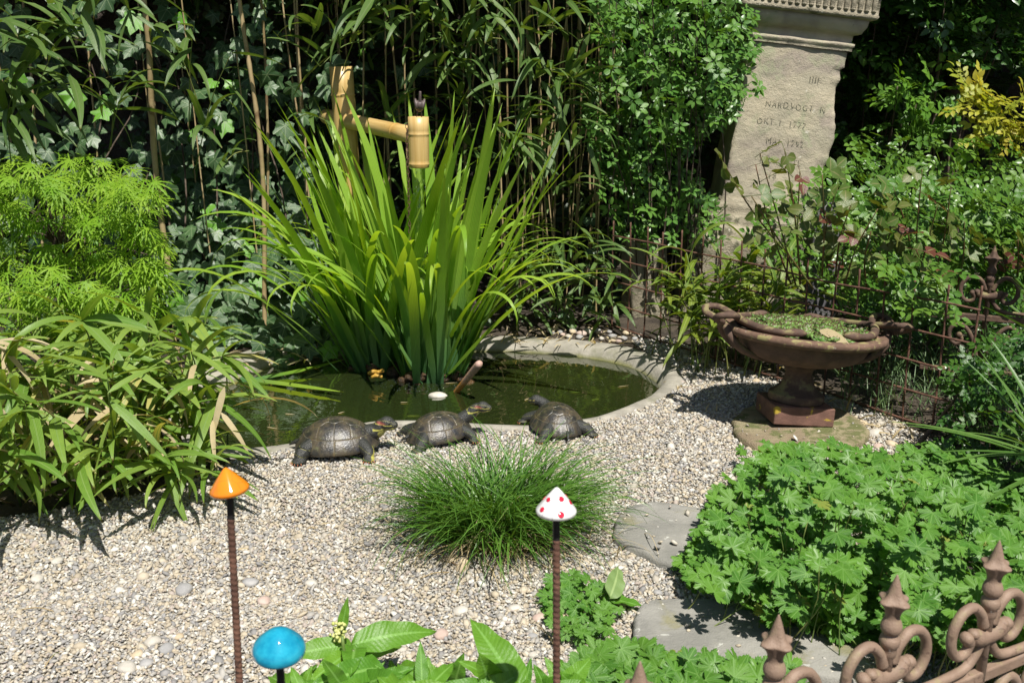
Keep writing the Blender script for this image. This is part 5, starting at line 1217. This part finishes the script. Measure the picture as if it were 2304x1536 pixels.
# ------------------------------------------------------------------ bamboo beside the urn
bu = thing('bamboo_clump', 'low yellowish-green bamboo clump between pond and urn', 'bamboo', (0.75, 3.75, 0))
it = []
for i in range(40):
    x, y = rng.choice(sample_poly([(1500, 800), (1660, 770), (1760, 830), (1700, 860), (1560, 850)], 1)); b0 = G(x, y); h = uni(.12, .46); tp = b0+Vector((rng.gauss(0, .07), rng.gauss(-.02, .05), h))
    P = stem(bu, 'culm', [b0[:], ((b0+tp)/2+Vector((0, 0, .02)))[:], tp[:]], .003, .0016, M_stem, 8, 5)
    for k in range(rng.randint(5, 8)):
        it.append((rng.randrange(12), xf(P[7-(k % 4)], aimZ(uni(-3.14, 3.14), uni(-.5, .4), uni(-.5, .5)), uni(.13, .21))))
for x, y, n in [(1690, 620, 7), (1600, 640, 8), (1760, 650, 7), (1500, 640, 6), (1840, 640, 6), (1560, 700, 6), (1690, 560, 3), (1650, 690, 7)]:
    q = A(x, y, 3.40); stem(bu, 'culm', [(q.x+uni(-.05, .05), q.y+.05, 0), (q.x, q.y+.03, q.z*.6), q[:]], .003, .0016, M_stem, 8, 5)
    for k in range(n): it.append((rng.randrange(12), xf(q+Vector((0, 0, -.03*(k % 3))), aimZ(uni(-3.3, .3), uni(-.6, .35), uni(-.5, .5)), uni(.16, .25))))
place(bu, 'leaf', BAM, L_bamy, it)

# ------------------------------------------------------------------ Japanese maple
mp = thing('japanese_maple', 'lime green Japanese maple with feathery dissected leaves', 'tree', (-1.66, 3.54, 0))
c0 = Vector(mp.location)
stem(mp, 'trunk', [(-1.66, 3.54, -.02), (-1.61, 3.53, .2), (-1.67, 3.51, .40), (-1.61, 3.48, .58)], .022, .011, M_bark, 20, 9)
items = []; MPP = [(-60, 370), (60, 345), (200, 345), (290, 350), (345, 420), (345, 500), (380, 580), (350, 640), (340, 720), (260, 745), (130, 760), (-60, 760)]
TIERS = [(60, 365, 95), (190, 350, 115), (290, 385, 75), (15, 440, 80), (130, 440, 100), (255, 455, 90), (320, 500, 55), (60, 525, 105), (185, 540, 100), (285, 570, 80), (345, 570, 45), (25, 615, 80), (130, 620, 105), (245, 640, 90), (315, 665, 55), (60, 700, 90), (180, 700, 100), (285, 720, 60), (-20, 560, 60), (-40, 400, 60), (90, 590, 60), (220, 400, 60)]
for cx, cy, w in TIERS:                         # each branch carries a drooping cascade of leaves
    Yc = uni(2.98, 3.2)
    for j in range(int(w*0.36)):
        u = uni(-1, 1); v = rng.random(); x, y = cx+u*w*0.9, cy+34*u*u+v*62+uni(-6, 6); p = A(x, y, Yc-0.05*(1-v)+uni(-.05, .06)); t = Vector((u*0.9+rng.gauss(0, .3), -0.55+rng.gauss(0, .3), -.45-.3*v)); n = Vector((rng.gauss(u*.3, .25), -.45+rng.gauss(0, .25), 1))
        items.append((rng.randrange(8), xf(p, orient(n, t), uni(.052, .080))))
for i in range(420):
    x, y = rng.choice(sample_poly(MPP, 1)); p = A(x, y, 3.25+uni(0, .4)); items.append((rng.randrange(8), xf(p, orient((rng.gauss(0, .3), -.3, 1), (rng.gauss(0, 1), rng.gauss(0, 1), -.5)), uni(.05, .075))))
place(mp, 'leaf', MAP, L_map, items)
for i in range(22):
    x, y = rng.choice(sample_poly(MPP, 1)); q = A(x, y+10, 3.14); s0 = Vector((-1.64, 3.52, uni(.25, .55))); stem(mp, 'branch', [s0[:], ((s0+q)/2+Vector((0, 0, .05)))[:], q[:]], .007, .0015, M_bark, 12, 6)

# ------------------------------------------------------------------ dwarf bamboo clump at the pond's left end
db = thing('dwarf_bamboo', 'arching dwarf bamboo clump with some straw-dry leaves overhanging the gravel', 'bamboo', (-1.2, 2.75, 0))
it = []; dead = []
DBP = [(-140, 1130), (-120, 930), (60, 880), (260, 880), (420, 900), (470, 985), (430, 1060), (330, 1120), (150, 1150)]
for i in range(112):
    x, y = rng.choice(sample_poly(DBP, 1)); b0 = G(x, y); out = Vector((b0.x+1.2, b0.y-2.95, 0)); h = uni(.13, .40); tp = b0+out*uni(.1, .7)+Vector((rng.gauss(.02, .05), rng.gauss(-.06, .05), h))
    P = stem(db, 'culm', [b0[:], (b0*.45+tp*.55+Vector((0, 0, .04)))[:], tp[:]], .0035, .0018, M_stem if i % 3 else M_culm, 9, 5)
    for k in range(rng.randint(4, 6)):
        a = math.atan2(tp.y-b0.y-.09, tp.x-b0.x+.03)+rng.gauss(0, .9); it.append((rng.randrange(12), xf(P[8-(k % 5)], aimZ(a, uni(-.4, .5), uni(-.5, .5)), uni(.17, .29))))
for x, y, s in [(185, 720, 1), (150, 830, 1), (60, 850, 1), (330, 820, 1), (430, 790, 1), (500, 800, .9), (95, 940, 1.35), (300, 860, 1), (360, 870, 1), (430, 900, 1), (480, 900, 1), (330, 960, 1), (440, 960, 1), (120, 1140, 1.2), (310, 1040, 1), (390, 1080, 1), (450, 1050, 1)]:
    q = A(x, y, uni(2.45, 2.65)); stem(db, 'culm', [(q.x-.05, q.y+.14, 0), (q.x-.02, q.y+.09, q.z*.7), q[:]], .0032, .0018, M_stem, 9, 5)
    for k in range(6): it.append((rng.randrange(12), xf(q, aimZ(uni(-2.9, .4), uni(-.35, .4), uni(-.5, .5)), uni(.20, .29)*s)))
for x, y in [(30, 1010), (90, 1040), (150, 1030), (215, 1050), (260, 1020), (310, 1060), (350, 1040), (400, 1065), (430, 1030), (475, 1060), (60, 1075), (180, 1085)]:
    q = A(x, y, uni(2.28, 2.4)); stem(db, 'culm', [(q.x-.04, q.y+.16, 0), (q.x-.01, q.y+.08, q.z*.8), q[:]], .003, .0018, M_stem, 9, 5)
    for k in range(6): it.append((rng.randrange(12), xf(q, aimZ(uni(-2.7, .2), uni(-.25, .3), uni(-.5, .5)), uni(.16, .25))))
place(db, 'leaf', BAM, L_bam, it)
for x, y, s in [(395, 955, 1), (415, 950, 1), (150, 905, .9), (505, 870, .9), (520, 860, .8), (470, 945, .9), (60, 830, 1), (20, 820, 1), (185, 850, .9), (330, 1000, .8), (200, 910, 1), (420, 1060, .7), (60, 1110, .8), (170, 880, 1), (440, 820, .8), (90, 850, .8), (480, 1070, .6), (130, 1100, .9)]:
    dead.append((rng.randrange(12), xf(A(x, y, 2.46+uni(-.06, .1)), aimZ(uni(-2.4, -.2), uni(.2, .9), uni(-.6, .6)), uni(.18, .25)*s)))
for x, y in sample_poly([(-40, 760), (300, 800), (520, 850), (540, 1000), (460, 1180), (200, 1200), (-40, 1150)], 60): dead.append((rng.randrange(12), xf(A(x, y, 2.42+uni(-.08, .25)), aimZ(uni(-3.0, .2), uni(-.1, .9), uni(-.6, .6)), uni(.14, .24))))
place(db, 'dry_leaf', BAM, L_dead, dead)
for x, y, h in [(160, 870, .16), (172, 905, .20), (225, 860, .17), (215, 850, .15), (130, 850, .12), (185, 840, .16), (300, 850, .1)]:
    b0 = G(x, y+150); ob('culm_stub', TM().add(*culm_mesh(h+.1, .0095, x)).mesh('culm_stub', M_culm), db, b0-Vector(db.location), (uni(-.15, .15), uni(-.2, .15), 0))

# ------------------------------------------------------------------ yellow flag irises in the pond
def iris(label, px, py, n, bx, by, lean_bias, seed):
    c = G(px, py, -0.05); t = thing('iris_clump', label, 'iris', c, group='irises standing in the pond'); it = []
    protos = []
    for k in range(26):
        q = random.Random(seed+k)
        if k < 13: protos.append(blade('iris', 1.0, q.uniform(.031, .043), 16, q.uniform(1.32, 1.55), q.uniform(.0, .45), 2.2, .10, q.uniform(-.5, .5)))
        elif k < 21: protos.append(blade('iris', 1.0, q.uniform(.030, .041), 20, q.uniform(1.25, 1.45), q.uniform(1.0, 1.9), 3.2, .12, q.uniform(-.4, .4)))
        else: protos.append(blade('iris', 1.0, q.uniform(.030, .040), 22, q.uniform(1.3, 1.45), q.uniform(2.3, 2.9), 4.2, .12, q.uniform(-.3, .3)))
    for i in range(n):
        k = rng.randrange(26); a = uni(-math.pi, math.pi); r_ = math.sqrt(rng.random()); x, y = bx*r_*math.cos(a), by*r_*math.sin(a)
        az = math.atan2(y*1.0+rng.gauss(0, .03), x+lean_bias*0.05+rng.gauss(0, .05)); L = (uni(.82, 1.22) if k < 13 else uni(.68, 1.0))*(1.06-0.25*r_)
        tilt = (0.0+0.125*r_**1.3+abs(rng.gauss(0, .05)))
        it.append((k, xf(c+Vector((x, y, uni(-.03, .0))), Matrix.Rotation(az, 4, 'Z') @ Matrix.Rotation(tilt, 4, 'Y') @ Matrix.Rotation(rng.gauss(0, .12), 4, 'X') @ Matrix.Rotation(rng.gauss(0, .55) if k < 13 else rng.gauss(0, .15), 4, 'Z'), L)))
    for i in range(6):                                       # long thin leaves arching far out
        az = rng.choice([0, math.pi]) + rng.gauss(0, .5) if lean_bias == 0 else (0 if lean_bias > 0 else math.pi)+rng.gauss(0, .75)
        it.append((rng.randrange(13, 26), xf(c+Vector((rng.gauss(0, bx*.5), rng.gauss(0, by*.5), -.02)), Matrix.Rotation(az, 4, 'Z') @ Matrix.Rotation(uni(.15, .5), 4, 'Y'), uni(.7, 1.0))))
    def clear(k, m):                                          # no leaf grows across the outlet tube and the bird
        W = protos[k][0] @ np.array(m)[:3, :3].T+np.array(m)[:3, 3]
        return not any(900 < x < 990 and 190 < y < 375 for x, y, d in map(proj, W[W[:, 1] < sp_b.y+.03]))
    it = [(k, m) for k, m in it if clear(k, m)]
    place(t, 'leaf', protos, L_iris, it)
    tm = TM()
    for i in range(34):
        V, F = blob(i+seed, uni(.014, .034), (1, 1, .8), .35); tm.add(V+np.array([rng.gauss(0, bx*.75), rng.gauss(0, by*.8), uni(-.02, .045)]), F)
    ob('root_mound', tm.mesh('root_mound', M_root), t, kind='stuff')
    return t
M_root = solid('wet_roots', (0.018, 0.013, 0.008, 1), (0.10, 0.055, 0.022, 1), 40, 0.35, 0.8, 90, .01, spots=[(30, .6, .68, (.16, .075, .03, 1))])
rng.seed(21)
iris('iris clump with leaves arching towards the ivy, rooted beside yellow rhizomes', 848, 838, 92, .095, .060, -.35, 100)
iris('iris clump under the bamboo outlet, leaves arching away from the ivy', 975, 862, 100, .105, .065, .35, 200)
rz = G(852, 838, 0.0); V, F = remesh(TM().add(*tube(smoothcurve([(-.03, 0, 0), (-.012, -.012, .012), (.006, .004, .004), (.026, -.006, .014)], 16), .008, 8)).add(*tube(smoothcurve([(-.02, -.01, -.012), (0, -.016, -.004), (.022, -.012, -.010)], 12), .007, 8)), .002, 1)
ob('rhizome', mk('rhizome', V, F, None, solid('yellow_rhizome', (.42, .24, .03, 1), (.5, .3, .06, 1), 60, .45, .5, 150)), loc=(rz.x, rz.y-.05, .012), label='knobbly ochre-yellow rhizome at the foot of the irises', cat='rhizome')
# fallen iris leaves on the water, a tube and a stone in it
for i, (x0, y0, x1, y1) in enumerate([(540, 858, 778, 826), (520, 848, 775, 888)]):
    p0, p1 = G(x0, y0, -.022), G(x1, y1, -.022); p1.z = .02 if i == 0 else -.022; V, F, U, s = blade('iris', (p1-p0).length, .040, 14, .02 if i else .0, -.15 if not i else 0, 1, .08)
    d = p1-p0; ob('fallen_leaf', mk('fallen_leaf', V, F, U, L_iris), loc=p0, rot=(0, 0, math.atan2(d.y, d.x)), label=['long pale green iris leaf bent down over the pond, tip raised to the iris roots', 'green iris leaf floating flat on the pond water'][i], cat='leaf')
p0, p1 = G(1018, 892, -.06), A(1080, 816, 3.06); P = smoothcurve([p0[:], ((p0+p1)/2)[:], p1[:]], 24)
def mat_tube():
    m, nt, b = newmat('pink_orange_tube'); g = N(nt); u = g.luv(); c = g.ramp(u[1], [(0, (.45, .18, .02)), (.42, (.5, .22, .04)), (.55, (.58, .34, .24)), (1, (.46, .30, .25))]); c = g.mix(g.sstep(g.noise(120, 3), .5, .7), c, (.3, .2, .1, 1)); g.l(c, b.inputs['Base Color']); b.inputs['Roughness'].default_value = .5; return m
V, F, U = tube(P, np.interp(np.linspace(0, 1, 24), [0, .5, .95, 1], [.010, .012, .014, .010]), 14); ob('root_stalk', TM().add(V, F, U).mesh('root_stalk', mat_tube()), label='pinkish stalk with orange foot poking slantwise out of the pond', cat='stalk')
p = G(985, 890, -.03); V, F = blob(9, .030, (1.2, .7, .45), .15, 3); ob('pond_stone', TM().add(V, F).mesh('pond_stone', M['pebble_w']), loc=(p.x, p.y, -.030), label='white stone just breaking the pond surface below the irises', cat='stone')
for i, (x, y, a, L) in enumerate([(915, 935, 0, .05), (900, 905, .1, .03), (1000, 862, .2, .05), (700, 955, .3, .05), (640, 930, -.2, .04), (1390, 870, .4, .05), (1280, 880, -.3, .06), (760, 930, .8, .03), (1010, 940, .1, .04), (1330, 900, .5, .04), (600, 960, -.4, .05), (1180, 900, .9, .03)]):
    V, F, U, s = blade('lance', L, .006, 5, 0, 0, 1, .05); ob('floating_leaf', mk('floating_leaf', V, F, U, L_dead if i % 3 else L_bamy), loc=G(x, y, -.0275), rot=(0, 0, a), label='thin dry leaf scrap floating on the pond', cat='leaf', group='leaf scraps on the pond')

# ------------------------------------------------------------------ sedge tuft
sg_c = G(1125, 1222); sg = thing('sedge_tuft', 'fine-bladed green sedge tuft spilling over the gravel', 'grass', sg_c)
GRS = [blade('grass', 1.0, uni(.010, .016), 9, uni(1.1, 1.55), uni(.7, 2.4), uni(1.3, 2.2), .25, uni(-.6, .6)) for k in range(18)]
it = []
for i in range(1900):
    a, r_ = uni(-math.pi, math.pi), math.sqrt(rng.random()); x, y = .135*r_*math.cos(a), .075*r_*math.sin(a)
    az = math.atan2(y+rng.gauss(0, .035), x*.8+rng.gauss(.018, .06)); it.append((rng.randrange(18), xf(sg_c+Vector((x, y, 0)), aimZ(az, uni(-.1, .25), rng.gauss(0, .2)), uni(.17, .33) if i % 9 else uni(.32, .42))))
place(sg, 'blade', GRS, L_gra, it, cap=0, stuffname='blades')
it = [(rng.randrange(18), xf(sg_c+Vector((rng.gauss(0, .09), rng.gauss(-.02, .05), 0)), aimZ(uni(-3.1, 3.1), uni(.2, .7), 0), uni(.08, .24))) for i in range(420)]
place(sg, 'dry_blade', GRS, L_dead, it, cap=0, stuffname='dry_blades')

# ------------------------------------------------------------------ cranesbill
def cranesbill(label, poly, hfun, n, s, extra, dmin, name='cranesbill'):
    c = G(sum(p[0] for p in poly)/len(poly), sum(p[1] for p in poly)/len(poly), .1); t = thing(name, label, 'cranesbill', (c.x, c.y, 0)); it = []; k = 0
    for x, y in sample_poly(poly, n, dmin):
        p = G(x, y, hfun(x, y)*(uni(.55, 1.12) if rng.random() < .88 or y > 1200 else uni(1.1, 1.5))); nn = Vector((rng.gauss(.12, .36), rng.gauss(-.42, .36), 1)); it.append((rng.randrange(10), xf(p, orient(nn, (rng.gauss(0, 1), rng.gauss(-.3, 1), 0)), uni(*s))))
        k += 1
        if k % 3 == 0: stem(t, 'stalk', [(p.x+rng.gauss(0, .03), p.y+abs(rng.gauss(.03, .03)), 0), (p.x+rng.gauss(0, .015), p.y+.02, p.z*.6), p[:]], .0016, .0010, M_stem, 6, 4)
    for i in range(extra):
        x, y = rng.choice(sample_poly(poly, 1)); h = hfun(x, y)*uni(.3, .8); p = G(x, y, h); it.append((rng.randrange(10), xf(p, orient((rng.gauss(0, .4), rng.gauss(-.3, .4), 1), (rng.gauss(0, 1), rng.gauss(0, 1), 0)), uni(*s))))
    place(t, 'leaf', GER, L_ger, it); return t
MP1 = [(1520, 1270), (1560, 1215), (1590, 1130), (1640, 1080), (1700, 1020), (1800, 1000), (1960, 1010), (2040, 1030), (2110, 1070), (2190, 1100), (2240, 1180), (2330, 1250), (2330, 1480), (2180, 1480), (2050, 1420), (1950, 1430), (1840, 1410), (1740, 1395), (1620, 1340), (1560, 1310)]
def h1(x, y): return max(.03, min(.17, .04+.0008*min(x-1505, 260)*.9, .04+.0009*(1440-y)*.9 if x < 2000 else .17)*(1+.6*mnoise.noise(Vector((x*.011, y*.02, 0)))))
cranesbill('big mound of bright green cranesbill leaves beside the stepping stones', MP1, h1, 860, (.019, .038), 420, 8)
cranesbill('cranesbill leaves spreading in front of the rounded stepping stone', [(1290, 1500), (1340, 1460), (1430, 1440), (1480, 1470), (1560, 1480), (1690, 1490), (1760, 1480), (1800, 1520), (1800, 1600), (1250, 1600), (1260, 1540)], lambda x, y: .10, 170, (.026, .042), 160, 9)
cranesbill('small patch of cranesbill leaves behind the white mushroom stake', [(1225, 1350), (1240, 1295), (1300, 1285), (1370, 1310), (1400, 1370), (1370, 1420), (1300, 1440), (1240, 1410)], lambda x, y: .05, 70, (.014, .026), 40, 8)
cranesbill('sparse cranesbill sprigs at the foot of the urn slab', [(1650, 1010), (1720, 990), (1800, 985), (1880, 995), (1980, 1020), (1960, 1060), (1700, 1060)], lambda x, y: .12, 34, (.022, .034), 10, 14)

cranesbill('shaded cranesbill leaves between the big mound and the small-leaved shrub', [(2010, 1000), (2120, 1000), (2340, 1080), (2340, 1260), (2240, 1190), (2120, 1090)], lambda x, y: .09, 130, (.022, .038), 150, 9)

# ------------------------------------------------------------------ broad-leaved plants at the front edge
BRD = [blade('lance', 1.0, w, 14, e, b, 1.3, .22, uni(-.2, .2), .07) for w, e, b in [(.30, .5, 1.1), (.33, .2, .8), (.36, .1, .3), (.27, .9, 1.4), (.42, .1, .5), (.30, .0, .0)]]
pk = thing('broad_leaved_plant', 'bright green broad-leaved plant with a pale flower spike at the gravel edge', 'plant', (A(800, 1500, 1.55).x, 1.5, 0))
pk2 = thing('broad_leaved_plant', 'bright green broad-leaved plant at the foot of the white mushroom', 'plant', (A(1120, 1536, 1.5).x, 1.45, 0))
def leaf_to(lst, k, x0, y0, Y0, x1, y1, Y1, up=.4, roll=0.0):
    p, q = A(x0, y0, Y0), A(x1, y1, Y1); d = q-p; n = Vector((0.1, -.35, 1)).lerp(Vector((roll, -1, .3)), .35)
    # local x along the leaf
    x = d.normalized(); z = (n-x*n.dot(x)).normalized(); y = z.cross(x); m = Matrix(((x.x, y.x, z.x, 0), (x.y, y.y, z.y, 0), (x.z, y.z, z.z, 0), (0, 0, 0, 1)))
    lst.append((k, Matrix.Translation(p) @ m @ Matrix.Scale(d.length*1.04, 4)))
l1, l2 = [], []
leaf_to(l1, 1, 790, 1450, 1.55, 985, 1408, 1.60); leaf_to(l1, 2, 775, 1450, 1.56, 640, 1475, 1.52); leaf_to(l1, 4, 800, 1450, 1.56, 790, 1500, 1.46); leaf_to(l1, 1, 800, 1470, 1.58, 915, 1442, 1.66); leaf_to(l1, 2, 780, 1470, 1.54, 700, 1530, 1.46); leaf_to(l1, 2, 850, 1500, 1.5, 700, 1540, 1.42)
leaf_to(l1, 4, 800, 1480, 1.55, 860, 1500, 1.5); leaf_to(l1, 2, 790, 1460, 1.58, 720, 1440, 1.64); leaf_to(l1, 1, 820, 1540, 1.45, 730, 1570, 1.38); leaf_to(l1, 2, 850, 1530, 1.5, 930, 1500, 1.5); leaf_to(l1, 2, 680, 1560, 1.42, 655, 1500, 1.46); leaf_to(l1, 5, 768, 1420, 1.56, 782, 1345, 1.57)
leaf_to(l2, 5, 950, 1545, 1.45, 946, 1445, 1.50); leaf_to(l2, 4, 960, 1545, 1.45, 890, 1480, 1.55); leaf_to(l2, 2, 970, 1540, 1.45, 1020, 1490, 1.52); leaf_to(l2, 2, 1175, 1560, 1.42, 1062, 1392, 1.55); leaf_to(l2, 1, 1120, 1560, 1.42, 990, 1535, 1.40); leaf_to(l2, 4, 1100, 1560, 1.4, 1180, 1505, 1.46)
leaf_to(l2, 2, 1190, 1570, 1.4, 1100, 1500, 1.5); leaf_to(l2, 2, 1260, 1560, 1.42, 1330, 1478, 1.5); leaf_to(l2, 1, 1230, 1560, 1.42, 1330, 1530, 1.42); leaf_to(l2, 5, 1180, 1550, 1.45, 1195, 1480, 1.47); leaf_to(l2, 2, 1040, 1580, 1.38, 880, 1540, 1.4); leaf_to(l2, 4, 1230, 1580, 1.38, 1140, 1545, 1.38); leaf_to(l2, 5, 1100, 1560, 1.42, 1085, 1500, 1.45)
for i in range(22):
    x, y = (uni(670, 900) if i % 2 else uni(930, 1330)), uni(1470, 1525); Yb = uni(1.46, 1.62); leaf_to(l1 if x < 860 else l2, rng.choice([1, 2, 4, 0]), x+uni(-60, 60), y+uni(40, 75), Yb, x, y, Yb+uni(-.04, .06))
for i in range(16):
    x, y = uni(660, 1330), uni(1545, 1600); leaf_to(l1 if x < 860 else l2, rng.choice([1, 2, 4, 2]), x, y, uni(1.38, 1.5), x+uni(-90, 90), y-uni(30, 80), uni(1.4, 1.55))
leaf_to(l2, 4, 1020, 1570, 1.4, 1070, 1530, 1.42); leaf_to(l2, 2, 900, 1570, 1.4, 850, 1520, 1.45)
place(pk, 'leaf', BRD, L_pok, l1); place(pk2, 'leaf', BRD, L_pok, l2)
for t, pts in ((pk, [(795, 1460), (770, 1430), (800, 1500), (830, 1520)]), (pk2, [(960, 1540), (1110, 1550), (1180, 1550), (1240, 1560)])):
    for x, y in pts: q = A(x, y, 1.53); stem(t, 'stem', [(q.x+.01, 1.5, 0), (q.x+.005, 1.52, q.z*.6), q[:]], .005, .003, M_stem, 8, 7)
tm = TM()
for i in range(90):
    q = A(762+rng.gauss(0, 7), 1425+uni(-24, 16), 1.555+uni(-.01, .01)); V, F = blob(i, uni(.0022, .004), (1, 1, 1), .2); tm.add(V+np.array(q-Vector(pk.location)), F)
ob('flower_spike', tm.mesh('flower_spike', solid('cream_buds', (.42, .46, .12, 1), (.58, .58, .24, 1), 80, .6, .1)), pk)
lp = G(1375, 1310, .03); V, F, U, s = BRD[4]
o = ob('fallen_leaf', mk('fallen_leaf', V, F, U, leaf_mat('pale_leaf', (.20, .30, .10, 1), (.22, .32, .11, 1), .2, .5, midrib=(.3, .4, .16, 1))), loc=G(1372, 1345, .045), rot=(R(35), R(-18), R(70)), scale=.105, label='single pale green oval leaf lying on the gravel by the stepping stones', cat='leaf')
V, F, U, s = BRD[2]; ob('fallen_leaf', mk('fallen_leaf', V, F, U, L_pok), loc=G(1355, 1345, .03), rot=(0, R(4), R(-14)), scale=.10, label='folded bright green leaf beside the pale oval leaf on the gravel', cat='leaf')

# ------------------------------------------------------------------ strap-leaved plants at the right edge
SWD = [blade('sword', 1.0, uni(.034, .05), 8, e, b, 1.6, .35) for e, b in [(.9, .2), (.6, .3), (.35, .3), (1.1, .3), (.75, .5)]]
for nm, c, n, L, lab in [('strap_leaved_plant', A(2350, 1030, 2.3), 34, (.30, .46), 'spiky strap-leaved plant by the low small-leaved shrub'), ('strap_leaved_plant', A(2420, 800, 2.95), 40, (.35, .62), 'tall spiky strap-leaved plant in front of the dark iron fence')]:
    t = thing(nm, lab, 'plant', (c.x, c.y, 0)); it = []
    for i in range(n): it.append((rng.randrange(5), xf((c.x+rng.gauss(0, .012), c.y+rng.gauss(0, .012), c.z+uni(-.05, .03)), aimZ(uni(-3.14, 3.14), uni(-.4, .45), 0), uni(*L))))
    place(t, 'leaf', SWD, L_yuc, it); stem(t, 'trunk', [(c.x, c.y, 0), (c.x, c.y, c.z*.5), c[:]], .03, .022, M_bark, 8, 10)
gt_c = G(2290, 1500); gt = thing('sedge_tuft', 'dark sedge tuft behind the brown iron fence', 'grass', gt_c)
it = [(rng.randrange(18), xf(gt_c+Vector((rng.gauss(0, .06), rng.gauss(0, .04), 0)), aimZ(uni(-3.1, 3.1), uni(-.1, .3), 0), uni(.14, .28))) for i in range(420)]
place(gt, 'blade', GRS, L_gra, it, cap=0, stuffname='blades')
# small seedlings and dry bits on the gravel
V, F, U, s = BAM[7]
o = ob('dry_leaf', mk('dry_leaf', *blade('bamboo', 1.0, .30, 10, .1, .5, 1.3, .2, .5)[:3], L_dead), loc=urn.matrix_basis @ Vector((-.005, -.135, .352)), rot=(R(12), R(12), R(-52)), scale=.125, label='dry tan leaf lying across the urn rim', cat='leaf')
for i, (x, y, a, L) in enumerate([(50, 1370, -.1, .07), (100, 1500, 1.5, .05), (945, 1300, .4, .07), (830, 1120, .9, .02), (1215, 1410, -1.2, .08), (1000, 1262, -.7, .05), (1240, 1385, .9, .05), (690, 1190, .2, .02), (1480, 955, .5, .02)]):
    d = Vector((math.cos(a), math.sin(a), 0)); p = G(x, y, .013); P = smoothcurve([p[:], (p+d*L*.5+Vector((0, .004, .004)))[:], (p+d*L)[:]], 8); ob('twig', TM().add(*tube(P, .0013, 5)).mesh('twig', M_culm), label='thin dry straw twig lying on the gravel', cat='twig', group='dry twigs on the gravel')
lit = thing('leaf_litter', 'small dry tan leaf litter strewn on gravel and soil', 'leaf litter', (0, 3.6, 0)); it = []
for i in range(300):
    x, y = rng.choice([(uni(200, 1400), uni(1080, 1500)), (uni(1100, 1420), uni(735, 775)), (uni(1500, 1900), uni(800, 930)), (uni(380, 700), uni(780, 830)), (uni(1900, 2150), uni(920, 1060))]); p = G(x, y, .012); it.append((rng.randrange(12), xf(p, aimZ(uni(-3, 3), uni(-.1, .2), uni(-.5, .5)), uni(.012, .035) if y > 1070 else uni(.03, .08))))
place(lit, 'dry_leaf', BAM, L_dead, it, cap=0, stuffname='litter'); lit['kind'] = 'stuff'
